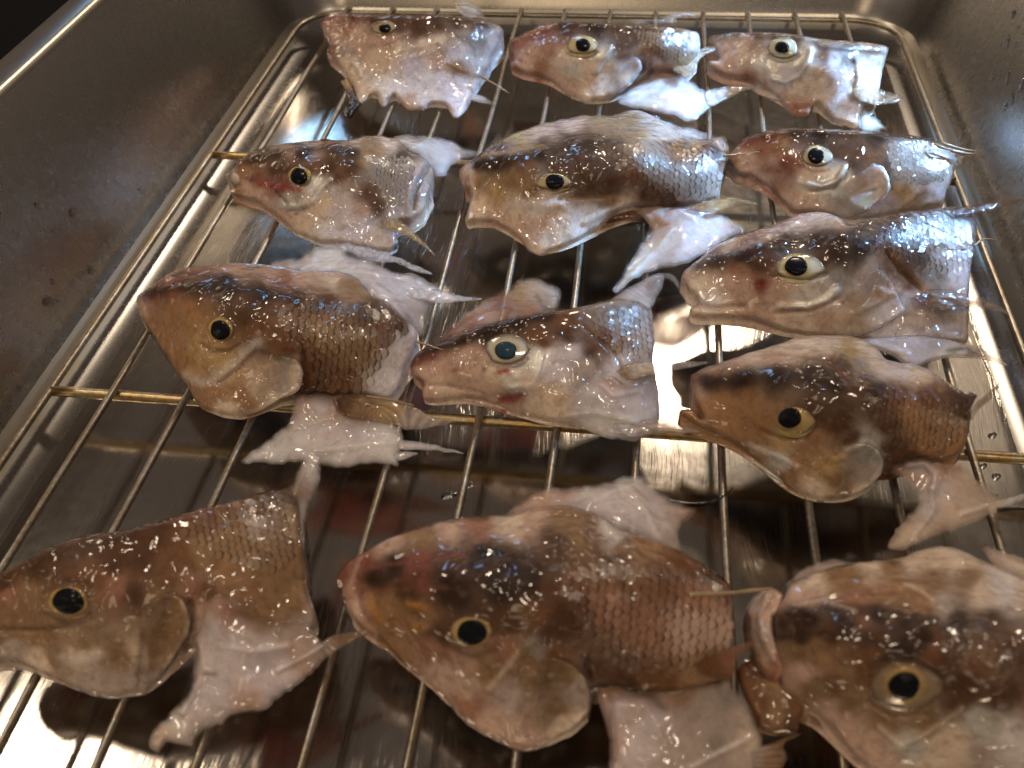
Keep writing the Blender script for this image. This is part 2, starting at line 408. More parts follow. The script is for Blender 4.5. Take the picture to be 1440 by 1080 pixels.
        ta = ob.data.attributes.new('thin', 'FLOAT', 'POINT'); ta.data.foreach_set('value', np.r_[th, th].astype(np.float32))
        if name == 'skin': s.base = height; s.skin_col = colour; s.skin_ob = ob
        return ob
    def eye(s, cx, cy, rx, ry, pcx, pcy, prx, pry, iris, cloudy=False, rise=.16, ring='5a4334'):
        n = 14; a = np.arange(n)*2*math.pi/n
        def ell(x, y, p, q, wv=.05): return ' '.join(f'{x+p*math.cos(t)*(1+wv*math.sin(3*t+x)):.1f} {y+q*math.sin(t)*(1+wv*math.cos(2*t+y)):.1f}' for t in a)
        hs = f'{cx} {cy} {rise} '+' '.join(f'{cx+.98*rx*math.cos(t):.1f} {cy+.98*ry*math.sin(t):.1f} .03' for t in a[::2])
        o = s.patch('eye', ell(cx, cy, rx, ry), hs, f'{iris} {cx} {cy} {iris} {pcx-prx} {pcy} {iris} {pcx} {pcy+pry}',
                    [(rx*.10, ring, .8, 0, ell(cx, cy, rx*.97, ry*.97)+f' {cx+rx*.97:.1f} {cy:.1f}'), (ry*.35, ring, .45, 0, f'{cx-rx*.8} {cy-ry*.75} {cx} {cy-ry*.95} {cx+rx*.8} {cy-ry*.75}'),
                     (prx*.22, 'c2a055', .6, 0, ell(pcx, pcy, prx*1.12, pry*1.12)+f' {pcx+prx*1.12:.1f} {pcy:.1f}')],
                    step=1.6, thick=.25, m='eye', rel=True, edge=(.05, 3), lump=0, ragged=.25)
        hp = f'{pcx} {pcy} {rise+.045} '+' '.join(f'{pcx+prx*math.cos(t):.1f} {pcy+pry*math.sin(t):.1f} {rise*(1-((pcx+prx*math.cos(t)-cx)/rx)**2*.8-((pcy+pry*math.sin(t)-cy)/ry)**2*.8)+.03:.3f}' for t in a[::2])
        p = s.patch('pupil', ell(pcx, pcy, prx, pry, .04), hp, f'K {pcx} {pcy}', step=1.6, thick=.12, m='pupil_cloudy' if cloudy else 'pupil', rel=True, edge=(.03, 3), lump=0, ragged=.2, parent=o)
    def spine(s, pts, r0, r1, m='spine', name='spine'):
        a = s.xy(pts, 3); P = curve(at(a[:, 0], a[:, 1], a[:, 2]), 18)
        return tube(name, P, np.linspace(r0, r1, len(P)), M[m], s.root, s.org, 7)
    def scales(s, poly, ax, pitch, row, join=False, lift=.006, tint=1.0):
        P = s.xy(poly); th = math.radians(ax); u = np.array([math.cos(th), math.sin(th)]); v = np.array([-u[1], u[0]])
        pt, rw = pitch*.70/s.k, row*.78/s.k
        c = P.mean(0); R = np.abs(P-c).max()*1.6; out = []
        for i in range(int(-R/pt), int(R/pt)+1):
            for j in range(int(-R/rw), int(R/rw)+1):
                q = c+u*(i*pt+rng.normal()*pt*.06)+v*((j+.5*(i % 2))*rw+rng.normal()*rw*.05); out.append(q)
        out = np.array(out); out = out[inside(out[:, 0], out[:, 1], P)]
        if not len(out): return
        e = 1.5
        def S(q): return at(q[:, 0], q[:, 1], s.base(q[:, 0], q[:, 1]))
        p0 = S(out); tu = S(out+u*e)-p0; tv = S(out+v*e)-p0
        lu = np.linalg.norm(tu, axis=1)/e*pt; lv = np.linalg.norm(tv, axis=1)/e*rw
        nn = np.cross(tv, tu); nn /= np.linalg.norm(nn, axis=1)[:, None]; nn *= np.sign(nn[:, 2])[:, None]
        tu /= np.linalg.norm(tu, axis=1)[:, None]; sv = np.cross(nn, tu)
        cols = s.skin_col(out[:, 0], out[:, 1])[:, :3]*tint
        js = []
        for i in range(len(out)):
            a = -.05+rng.normal()*.04; ca, sa = math.cos(a), math.sin(a)
            U = tu[i]*ca-nn[i]*sa; Nn = nn[i]*ca+tu[i]*sa
            mt = Matrix((( *(U*lu[i]*1.0),), (*(sv[i]*lv[i]),), (*(Nn*(lu[i]+lv[i])*.5),))).transposed().to_4x4()
            loc = (p0[i]+nn[i]*lift-s.org)*CM; mt = Matrix.Scale(CM, 4)@mt; mt.translation = Vector(loc)
            if join: js.append((mt, cols[i])); continue
            ob = bpy.data.objects.new('scale', SCALE[i % len(SCALE)]); COL.objects.link(ob); ob.parent = s.skin_ob; ob.matrix_local = mt
            ob.color = (*(cols[i]*rng.uniform(.92, 1.1)), 1)
        if join and js:
            vs, fs, cs, rm = [], [], [], []
            for q, (mt, cl) in enumerate(js):
                me = SCALE[q % len(SCALE)]; b = len(vs)
                vs += [tuple(mt@vv.co) for vv in me.vertices]; fs += [tuple(b+k for k in p.vertices) for p in me.polygons]
                rm += [d_.value for d_ in me.attributes['rim'].data]
            me = bpy.data.meshes.new('scale_patch'); me.from_pydata(vs, [], fs); me.polygons.foreach_set('use_smooth', [True]*len(fs)); me.materials.append(M['scale'])
            A_ = me.attributes.new('rim', 'FLOAT', 'POINT'); A_.data.foreach_set('value', rm)
            ob = bpy.data.objects.new('scale_patch', me); COL.objects.link(ob); ob.parent = s.skin_ob; ob['kind'] = 'stuff'
            ob.color = (*(cols.mean(0)), 1)
def scale_meshes():
    out = []
    for q in range(5):
        r = np.random.default_rng(q); v, rim, f = [], [], []; nu, nv = 5, 6
        for i in range(nu):
            for j in range(nv):
                a = i/(nu-1); b = j/(nv-1)*2-1
                wdt = .62*(1-.18*(1-a))
                x = -.75+1.5*a*(1-.38*b*b)+(.09*r.normal() if i == nu-1 else 0); y = b*wdt+.02*r.normal()
                z = .02*(1-b*b)-(.05*(1-a))+.01*r.normal()
                v.append((x, y, z)); rim.append(max(0, a)**2.5*.8*(1-.35*abs(b)))
        for i in range(nu-1):
            for j in range(nv-1):
                f.append((i*nv+j, (i+1)*nv+j, (i+1)*nv+j+1, i*nv+j+1))
        me = bpy.data.meshes.new('scale'); me.from_pydata(v, [], f); me.polygons.foreach_set('use_smooth', [True]*len(f)); me.materials.append(M['scale'])
        at_ = me.attributes.new('rim', 'FLOAT', 'POINT'); at_.data.foreach_set('value', rim); out.append(me)
    return out
SCALE = scale_meshes()

# ------------------------------------------------------------------ the thirteen fish heads
# every outline is given as the photograph's crop (origin, scale), lifted to the stated heights in cm above the rack
f = Fish((160, 320, 2.7), 'orange brown fish head with yellow cheek, over the left end of the middle cross bar', (600, 450))  # G
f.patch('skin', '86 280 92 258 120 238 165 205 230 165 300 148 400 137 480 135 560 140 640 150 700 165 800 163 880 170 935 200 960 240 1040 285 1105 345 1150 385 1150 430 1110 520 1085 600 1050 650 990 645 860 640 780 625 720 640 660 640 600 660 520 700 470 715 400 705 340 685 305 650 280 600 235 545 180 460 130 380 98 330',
 '88 280 .9 150 225 1.6 300 200 2.1 500 222 2.3 700 262 2.3 950 310 2.1 1130 390 1.6 300 150 1.75 560 140 1.6 800 165 1.6 940 210 1.6 130 380 .6 235 545 .4 340 685 .3 470 715 .3 600 660 .5 720 640 .5 860 640 .5 1050 650 .4 400 390 1.75 300 430 1.4 400 560 1 560 560 1 850 450 1.8 850 560 1 1080 520 1',
 'P 100 300 R 130 252 O 170 320 O 220 420 R 220 205 B 300 225 E 320 165 P 450 165 P 580 180 D 420 225 D 560 245 B 690 265 E 650 210 P 720 190 L 840 200 T 900 240 T 860 210 B 800 290 Z 950 320 B 1080 360 O 280 330 B 520 330 O 240 500 Y 330 470 Y 430 540 O 400 620 A 360 650 L 420 690 O 500 640 M 560 400 M 640 460 L 640 540 L 560 620 T 780 400 T 880 480 M 700 400 M 740 520 T 960 470 M 860 590 B 760 620 W 1080 480 W 1040 580 W 1120 430 M 1010 400',
 [(16, 'D', .85, .05, '125 245 250 225 400 222 560 240 700 270'), (9, 'D', .5, -.03, '230 170 400 190 560 180 680 235'), (12, 'O', .5, .06, '90 290 140 380 200 470'), (26, 'S', .45, .03, '410 560 480 500 545 440'), (20, 'S', .4, 0, '280 560 330 590 390 580'),
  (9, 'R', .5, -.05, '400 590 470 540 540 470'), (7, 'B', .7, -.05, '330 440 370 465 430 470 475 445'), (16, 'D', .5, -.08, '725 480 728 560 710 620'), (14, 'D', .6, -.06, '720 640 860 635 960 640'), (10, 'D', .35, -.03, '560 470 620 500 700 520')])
f.patch('gill_cover', '500 560 560 500 620 485 690 500 718 540 716 590 690 625 640 645 560 690 500 708 470 680 480 620', '500 600 .0 620 490 .02 715 560 .16 690 625 .16 600 670 .12 500 708 .04',
 'T 560 500 N 640 520 L 690 560 N 660 600 L 600 650 O 500 640 Y 540 560 L 500 700', [(7, 'L', .6, .04, '716 545 712 600 640 645 560 690')], thick=.1, rel=True, edge=(.05, 4))
f.patch('far_flap', '560 150 600 125 660 112 700 108 750 80 800 60 870 62 895 75 890 100 960 115 1050 150 1130 165 1180 200 1240 225 1260 260 1215 290 1190 330 1180 390 1150 410 1090 350 1000 290 940 230 850 190 700 190', '600 140 1.2 800 65 1.1 890 100 1.2 1050 150 1.0 1240 230 .6 1180 390 .8 1000 280 1.4 800 170 1.45 950 170 1.3',
 'P 620 150 W 700 120 Q 800 80 Q 870 85 W 900 130 V 1000 180 V 1050 250 Q 960 260 W 1150 200 W 1230 240 N 1150 330 N 1180 380', [(14, 'Q', .5, .08, '760 90 870 80'), (16, 'V', .6, .08, '960 190 1060 280 1110 350'), (16, 'B', .3, 0, '640 150 760 190')], thick=.2, m='flesh', lump=.05)
f.patch('fin', '1060 215 1130 222 1240 236 1300 254 1400 272 1330 278 1230 285 1150 270 1090 248', '1060 215 1.0 1240 240 .75 1400 272 .6 1150 268 .95', 'Q 1060 220 W 1250 260 W 1400 270', thick=.07, m='fin', edge=(.03, 3), rays=((1000, 220), (1400, 255), (1300, 290), 3))
f.patch('belly_flap', '700 630 790 622 900 640 1000 680 1060 730 1090 760 1100 800 1105 840 1090 870 1080 905 1050 905 960 900 870 912 800 905 700 890 620 905 560 890 485 890 540 830 600 775 650 740 665 690 680 650', '700 630 .5 900 640 .55 1090 760 .4 1080 905 .25 800 905 .25 485 890 .25 600 775 .35 800 760 .5 780 680 .6',
 'P 720 650 B 800 635 V 790 690 P 850 700 W 760 740 Q 600 850 Q 520 880 W 700 850 W 850 860 V 900 780 W 1000 840 Q 1060 880 W 1060 780 T 900 660', [(10, 'P', .5, .05, '750 690 780 735 830 720 850 680'), (14, 'Q', .5, .06, '740 850 900 830 1080 810'), (9, 'P', .4, -.03, '660 700 690 650'), (8, 'P', .4, -.02, '620 900 800 900')], thick=.16, m='flesh', lump=.04)
f.patch('fin', '1080 805 1130 810 1210 822 1330 856 1240 848 1150 842 1085 842', '1080 805 .42 1200 822 .35 1330 856 .3 1090 840 .4', 'W 1080 820 W 1330 855', thick=.06, m='fin', edge=(.03, 3))
f.patch('fin', '1060 862 1110 848 1158 860 1120 872 1080 885', '1060 862 .36 1110 850 .33 1158 860 .3 1080 885 .3', 'W 1080 860', thick=.06, m='fin', edge=(.03, 3))
f.patch('pectoral_fin', '830 640 900 632 1000 640 1080 655 1160 690 1210 720 1300 735 1210 757 1120 768 1080 752 1000 735 900 720 850 700', '830 660 .75 1000 640 .7 1210 720 .5 1300 735 .45 1110 765 .45 900 710 .7', 'B 850 660 T 950 670 Y 1050 690 N 1120 720 N 1200 740', thick=.05, m='fin', edge=(.02, 3), rays=((760, 655), (1220, 715), (1110, 775), 10))
f.spine('1145 432 1.5 1200 448 1.4 1266 470 1.25', .035, .012); f.spine('960 640 .8 1060 655 .75 1140 675 .7', .03, .012)
f.eye(406, 386, 50, 47, 403, 388, 37, 36, '9c8f66')
f.scales('625 300 760 290 900 300 1050 330 1120 390 1040 450 1010 550 940 620 820 615 745 590 735 500 650 430', 4, 33, 46)

f = Fish((540, 320, 2.7), 'pale fish head with cloudy blue pupil and blood spots, in the middle of the rack', (700, 540))  # H
f.patch('skin', '92 530 100 500 130 472 170 450 240 430 310 395 400 362 520 338 640 315 760 298 860 275 930 272 990 285 1015 310 1022 360 1026 440 1022 500 1032 560 1045 640 1045 720 1035 755 960 770 880 760 800 750 720 735 640 735 560 720 480 700 420 670 360 650 300 645 240 655 180 660 150 650 143 615 150 595 110 560',
 '92 530 .7 150 480 1 300 415 1.6 500 360 2.05 700 325 2.1 900 295 1.85 1000 310 1.5 150 600 .6 300 645 .4 480 690 .35 640 735 .35 800 750 .4 950 770 .35 1045 700 .35 250 540 1.05 460 460 1.65 460 600 1.05 700 450 1.75 700 600 1.15 900 420 1.55 900 600 .95 1020 450 1.2',
 'R 110 510 P 130 560 R 170 470 P 200 540 P 170 630 L 230 630 P 300 560 P 330 480 B 300 420 D 400 385 D 500 350 B 620 330 M 560 400 B 700 400 M 700 360 M 600 430 G 850 310 G 920 350 T 900 440 G 980 300 N 1010 400 N 980 480 M 820 430 B 780 470 P 400 600 L 420 560 S 500 600 L 560 590 L 640 620 L 600 680 P 480 670 S 600 490 V 720 470 N 760 530 V 660 540 W 900 520 W 850 600',
 [(14, 'D', .85, .05, '140 475 300 425 420 382 560 345 640 322'), (8, 'D', .4, -.02, '180 470 330 430 400 400'), (22, 'X', .85, -.02, '450 648 490 650 520 640'), (10, '9a1c2c', .85, 0, '440 548 470 545'), (9, '5a1512', .7, 0, '382 540'), (13, '8a3028', .7, 0, '262 545 268 540'), (9, 'R', .5, -.06, '105 545 150 590'), (8, 'P', .5, -.04, '150 600 230 600 330 620 430 650'),
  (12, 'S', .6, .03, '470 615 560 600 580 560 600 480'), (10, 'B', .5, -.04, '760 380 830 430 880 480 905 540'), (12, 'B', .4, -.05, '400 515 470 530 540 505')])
f.patch('belly_flap', '640 735 690 670 760 590 850 560 920 590 1010 545 1030 570 1045 640 1046 725 1040 765 990 800 950 822 880 805 800 785 720 755', '640 735 .06 760 590 .04 920 585 .1 1020 560 .08 1045 700 .12 960 800 .1 800 780 .1 850 660 .12',
 'L 680 710 W 740 650 V 820 640 P 870 580 V 900 680 Q 800 740 Q 920 760 V 1000 680 N 1020 600 W 1000 760 W 760 700', [(12, 'Q', .4, .05, '680 720 800 700 960 740'), (10, 'V', .5, .04, '830 600 870 640 960 620'), (14, 'T', .5, 0, '910 560 920 600 960 570')], thick=.12, m='flesh', rel=True, edge=(.06, 5), lump=.03)
f.patch('far_flap', '170 440 200 405 240 375 320 315 420 255 500 205 560 188 620 200 680 232 676 280 655 320 560 350 470 365 360 395 260 430', '170 440 1.0 320 320 1.2 560 190 1.0 675 240 .9 650 320 1.5 470 365 1.7 260 425 1.3',
 'R 200 420 P 300 350 P 380 300 R 440 280 Y 520 230 L 580 210 N 640 230 G 640 280 P 480 320 E 560 320 R 330 390', [(7, 'R', .6, -.05, '240 400 350 330 450 290 490 310 440 370'), (9, 'Z', .5, -.05, '580 260 600 300 640 310'), (14, 'W', .5, .05, '600 220 650 250 640 290')], thick=.15, m='flesh', lump=.04)
f.patch('tail_flap', '855 280 900 240 960 210 1020 180 1060 175 1058 220 1040 255 1022 290 1005 322 960 292 900 288', '855 280 1.7 960 215 1.4 1060 175 1.2 1020 290 1.4 940 270 1.7', 'N 880 270 W 960 230 V 980 290 N 1030 200 G 1050 220 N 1010 300', [(14, 'Q', .6, .05, '940 280 980 285 1005 300')], thick=.1, m='fin', lump=.05)
f.patch('fin', '980 210 1020 185 1060 172 1100 178 1120 205 1136 252 1112 245 1095 210 1060 200 1010 240', '980 210 1.5 1060 175 1.4 1100 178 1.35 1136 252 1.2', 'N 1000 210 K 1055 190 G 1030 195 L 1100 200 W 1130 245', thick=.06, m='flesh', edge=(.03, 3))
f.patch('pectoral_fin', '880 545 930 515 1030 510 1130 507 1232 511 1160 530 1080 545 1020 558 930 575', '880 545 1.25 1030 510 1.15 1232 511 .9 1020 558 1.1', 'T 900 550 L 1000 530 N 1100 525 N 1230 510', thick=.05, m='fin', edge=(.02, 3), rays=((800, 550), (1230, 495), (1080, 560), 7))
f.patch('pelvic_fin', '850 745 940 735 1040 725 1130 748 1232 776 1120 782 1030 778 940 795', '850 750 .62 1040 725 .5 1232 776 .3 1030 778 .5', 'W 880 760 N 1000 750 N 1100 760', thick=.05, m='fin', edge=(.02, 3), rays=((780, 760), (1230, 760), (1120, 800), 5))
f.eye(467, 461, 86, 58, 462, 465, 41, 34, 'c0c2b8', True, .17)
f.scales('800 340 900 305 1000 312 1015 380 1005 500 950 500 890 465 830 420 770 380', -8, 27, 31)

f = Fish((620, 140, 3.0), 'tan fish head with narrow eye and long white flap, centre of second row from back', (700, 350))  # E
f.patch('skin', '80 300 100 275 150 240 200 195 300 145 420 105 550 75 640 65 720 68 780 50 850 50 900 75 960 112 1040 160 1130 168 1190 150 1210 180 1215 230 1195 280 1185 340 1175 400 1160 420 1100 440 1000 450 920 458 860 452 800 450 740 480 640 555 540 610 440 645 380 635 350 605 300 560 220 515 150 510 105 515 120 440 130 400 95 370 82 330',
 '90 320 .8 150 250 1.3 350 225 2 600 180 2.35 850 172 2.35 1100 190 1.9 1190 230 1.5 300 145 1.6 550 75 1.45 850 50 1.4 1040 160 1.75 120 500 .5 220 515 .45 350 605 .3 440 645 .28 640 555 .45 800 450 .85 1000 450 .85 1170 410 .8 300 350 1.5 480 345 1.75 300 450 .95 480 500 .95 700 350 1.85 900 320 1.85 1100 330 1.5',
 'P 95 320 E 110 360 L 115 290 D 170 260 B 200 215 T 280 160 P 420 130 Y 320 140 P 560 110 T 680 85 T 800 70 T 760 110 N 860 80 T 820 130 N 960 130 D 250 260 D 420 210 D 560 180 M 350 270 B 500 270 D 650 190 B 720 220 T 180 360 T 280 340 Y 240 390 T 360 400 L 170 450 L 140 500 P 230 490 L 320 450 W 420 470 P 330 560 P 440 510 L 520 560 Q 560 560 L 440 620 L 660 500 T 720 440 L 780 440 Z 600 340 B 700 360 M 800 300 G 900 280 G 1000 330 M 1000 220 M 1120 230 N 1160 360 G 1080 380 B 860 400 B 960 430 B 1190 200 Z 660 290',
 [(22, 'D', .8, .04, '150 270 300 245 430 225'), (12, '9a7850', .6, .03, '180 240 300 215 430 195'), (14, 'D', .7, .05, '430 215 560 185 640 170 760 180'), (10, 'D', .5, 0, '900 185 1000 185 1190 200'), (9, 'L', .6, .05, '130 300 135 400 120 500'), (22, 'Q', .5, .06, '320 430 420 450 500 440'), (8, 'T', .4, -.04, '500 420 640 410 780 400'), (10, 'P', .6, 0, '455 490'), (5, 'K', .8, 0, '521 538'), (14, 'W', .5, .05, '610 520 700 470 790 440'), (8, 'B', .5, -.05, '390 370 470 388 560 372'), (14, 'Z', .5, -.03, '560 250 580 320 640 390')])
f.patch('far_flap', '870 70 940 72 1050 113 1140 155 1070 175 980 150 900 110', '870 70 1.3 940 72 1.25 1140 155 1.4 1000 140 1.5', 'Q 900 80 W 1000 110 N 1130 155', thick=.12, m='flesh')
f.patch('belly_flap', '840 450 920 440 980 445 1060 450 1130 462 1190 470 1240 510 1285 555 1200 600 1110 650 1020 695 930 715 840 745 780 790 735 815 722 800 750 750 800 670 850 600 890 545 860 505 800 462', '840 450 .7 1060 450 .8 1190 470 .7 1285 555 .75 1110 650 .5 930 715 .4 735 815 .3 800 670 .4 890 545 .6 1000 560 .85 1030 480 .95',
 'P 850 480 P 900 500 V 1000 470 E 960 460 V 1060 490 W 1000 560 Q 900 650 Q 820 700 V 1120 560 W 1200 540 N 1240 560 W 1080 630 Q 760 790 N 900 710', [(20, 'V', .6, .08, '930 500 1000 465 1070 490'), (10, 'P', .5, -.05, '920 540 980 530'), (9, 'E', .5, .03, '800 460 860 510 885 545'), (12, 'Q', .5, .06, '980 540 900 640 800 740')], thick=.16, m='flesh', lump=.04)
f.patch('pectoral_fin', '1030 455 1100 430 1180 415 1250 414 1346 440 1240 448 1170 472 1090 474', '1030 455 1.1 1180 415 1.1 1346 440 .9 1090 474 1.0', 'T 1060 455 Y 1180 435 T 1340 440', thick=.05, m='fin', edge=(.02, 3), rays=((960, 460), (1340, 420), (1180, 490), 7))
f.patch('torn_skin', '1120 165 1150 135 1190 140 1222 150 1230 185 1240 215 1200 240 1150 215', '1120 165 1.95 1190 140 1.8 1240 215 1.6 1150 215 1.95', 'D 1140 170 L 1200 155 R 1160 190 N 1225 195', thick=.1, m='flesh', lump=.08, ragged=2)
f.spine('1190 238 1.7 1260 230 1.75 1345 220 1.75', .035, .012)
f.eye(472, 347, 78, 37, 480, 346, 39, 32, 'b8a888', False, .13)
f.scales('690 190 850 185 1050 192 1180 222 1175 330 1140 400 1000 415 880 395 820 350 750 300 700 250', 3, 32, 36)

f = Fish((300, 150, 3.6), 'small fish head with yellow ringed eye and blood red cheek, beside the left tray wall', (700, 450))  # D
f.patch('skin', '66 345 85 325 130 270 190 230 260 205 350 188 450 176 560 165 680 170 760 150 850 148 930 165 970 200 1010 235 1060 255 1100 290 1112 330 1110 400 1085 470 1060 530 1010 570 970 575 930 590 925 640 932 690 905 725 860 730 760 715 640 690 540 685 470 655 410 630 360 590 320 555 260 510 190 475 120 455 90 430 110 410 104 392 75 370',
 '80 350 .7 190 240 1.3 400 215 1.95 600 200 2.15 800 215 2.15 1000 250 1.8 350 190 1.65 560 165 1.65 850 150 1.55 120 455 .5 260 510 .42 410 630 .32 540 685 .32 760 715 .38 905 725 .35 250 340 1.25 430 350 1.65 350 480 .95 560 560 .85 600 400 1.55 850 370 1.75 1000 420 1.4 1080 400 1.2 800 560 1 1000 560 .85',
 'G 85 345 L 90 365 A 120 420 R 140 290 O 180 330 B 220 250 B 330 230 P 350 200 P 500 190 E 580 185 L 700 170 T 800 170 L 880 160 D 450 225 B 600 230 D 700 225 T 800 230 Y 800 250 Z 950 250 B 330 290 R 230 380 R 350 400 P 200 430 P 250 470 P 360 560 L 450 590 L 500 520 M 520 300 B 600 300 B 700 300 M 660 370 S 400 480 S 540 400 L 560 460 N 700 410 V 660 440 V 700 520 P 750 520 V 620 560 W 560 620 V 700 620 V 820 660 W 880 700 G 850 320 G 900 400 T 960 350 M 800 430 B 840 500 B 790 450 N 930 500 N 1020 430 N 1050 330 N 1080 420 L 1040 540 W 900 620',
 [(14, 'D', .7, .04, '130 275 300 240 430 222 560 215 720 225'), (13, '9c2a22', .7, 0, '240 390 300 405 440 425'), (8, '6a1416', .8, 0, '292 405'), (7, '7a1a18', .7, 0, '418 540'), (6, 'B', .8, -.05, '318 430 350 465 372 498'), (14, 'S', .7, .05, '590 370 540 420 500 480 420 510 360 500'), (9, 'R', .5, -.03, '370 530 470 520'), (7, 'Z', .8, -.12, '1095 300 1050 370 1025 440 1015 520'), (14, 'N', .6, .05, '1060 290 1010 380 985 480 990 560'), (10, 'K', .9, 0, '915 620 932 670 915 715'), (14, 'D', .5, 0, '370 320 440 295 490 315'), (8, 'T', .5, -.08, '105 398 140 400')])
f.patch('far_flap', '870 180 920 150 1000 141 1120 150 1200 168 1250 200 1346 236 1280 260 1222 290 1186 320 1192 345 1130 360 1105 320 1060 265 980 220', '870 180 1.4 1000 142 1.25 1200 170 .9 1346 236 .6 1190 340 .7 1060 260 1.4 1000 200 1.55', 'L 900 180 Q 1000 190 N 1040 160 W 1100 170 V 1160 200 V 1180 250 N 1250 260 N 1280 230 W 1140 330 L 1200 300', [(16, 'Q', .5, .08, '930 195 1010 200 1060 180')], thick=.18, m='flesh', lump=.05)
f.patch('pectoral_fin', '820 590 870 558 950 578 1010 630 1070 690 1128 752 1060 705 990 662 920 635 855 615', '820 590 1.0 950 578 .95 1128 752 .5 920 635 .9', 'T 850 590 Y 950 610 Y 1030 660 L 1120 745', thick=.05, m='fin', edge=(.02, 3), rays=((760, 560), (1128, 730), (1000, 680), 6))
f.patch('pelvic_fin', '610 690 720 688 800 712 880 738 950 768 1040 810 1106 848 1020 832 930 792 880 788 800 782 700 745', '610 690 .4 800 712 .4 1106 848 .3 800 782 .35', 'W 650 700 V 780 740 W 900 765 W 1100 845', thick=.06, m='fin', edge=(.02, 3), rays=((560, 660), (1106, 830), (900, 800), 5))
f.eye(438, 350, 62, 50, 433, 350, 42, 41, 'b8a050')
f.patch('jaw', '70 350 95 330 125 345 135 375 110 395 90 378', '70 350 .02 95 332 .03 135 375 .06 90 378 .02', 'G 80 345 L 110 365 Z 90 372', thick=.12, rel=True, edge=(.05, 4))
f.scales('780 262 950 252 1030 285 990 400 955 500 900 490 840 420 800 330', 6, 26, 34, True)

f = Fish((430, 0, 4.5), 'ragged pinkish white fish head with torn throat, leftmost of the back row', (650, 350))  # A
f.patch('skin', '90 150 110 115 180 85 240 80 360 88 500 96 700 98 860 90 980 100 1100 115 1200 150 1250 190 1240 250 1190 330 1160 420 1120 470 1100 520 1080 560 1040 640 1020 680 945 735 910 700 880 660 790 655 740 680 650 685 590 640 560 600 520 640 490 665 460 640 450 600 400 610 345 645 320 590 300 540 260 490 210 420 140 350 135 310 160 270 120 220',
 '180 90 1.4 500 105 2.2 860 95 2.3 1150 140 1.9 100 160 1 150 330 .7 300 540 .38 500 650 .28 700 680 .28 945 730 .25 1080 560 .45 1180 360 .9 500 180 2 400 300 1.3 400 450 .75 700 350 1.35 700 530 .65 1000 250 1.8 1000 400 1.1 950 550 .55',
 'P 110 170 R 130 140 P 170 250 R 160 320 R 300 110 E 250 170 P 320 200 B 420 130 B 560 130 B 700 150 B 800 130 Z 950 130 M 1080 150 G 1000 220 G 1100 260 W 1000 350 V 940 360 N 1200 220 W 1180 260 P 420 250 P 500 290 P 350 300 N 260 350 L 300 430 L 450 400 L 350 560 L 400 600 Q 500 540 W 480 620 L 600 320 L 760 280 L 830 260 V 680 430 P 840 380 W 780 480 V 850 500 W 600 560 P 650 640 W 720 600 V 960 570 V 940 690 W 1000 640 B 720 210 N 880 340 T 1000 440',
 [(13, 'Z', .7, .03, '240 92 500 108 800 100 1000 120 1200 160'), (10, 'D', .8, .1, '220 60 270 80 300 110'), (10, 'R', .5, -.08, '135 330 180 300'), (12, 'P', .5, .025, '360 270 460 280 560 250 650 200'), (16, 'L', .6, .025, '560 330 700 300 840 265'), (10, 'N', .4, -.02, '600 400 760 360 860 340'), (10, 'Q', .6, .06, '290 390 340 440 350 480'), (9, 'T', .5, .04, '900 400 1000 450 1110 480')], lump=.05)
f.patch('far_fin', '930 10 950 -5 1000 -12 1070 20 1130 90 1140 138 1080 115 1000 100 960 60', '930 10 1.5 1000 -10 1.4 1130 90 1.75 1000 100 2.1', 'L 960 40 Q 1040 30 V 1100 100', thick=.08, m='flesh')
f.patch('pelvic_fin', '1040 585 1080 592 1130 615 1205 670 1120 652 1040 630', '1040 585 .5 1130 615 .45 1205 670 .35 1040 630 .45', 'W 1060 600 T 1200 668', thick=.06, m='fin', edge=(.02, 3))
f.spine('1100 480 .9 1190 530 .7 1285 590 .5', .05, .015)
f.eye(492, 172, 86, 44, 500, 176, 38, 28, 'a09482', False, .1)
f.patch('gut_scrap', '228 500 250 480 285 490 305 530 325 600 352 650 330 695 290 740 250 712 245 668 285 655 268 600 240 550', '228 500 .32 285 490 .35 352 650 .3 290 740 .25', 'Y 260 520 K 300 620 K 290 690 Z 270 560', thick=.1, lump=.04, ragged=1.5)

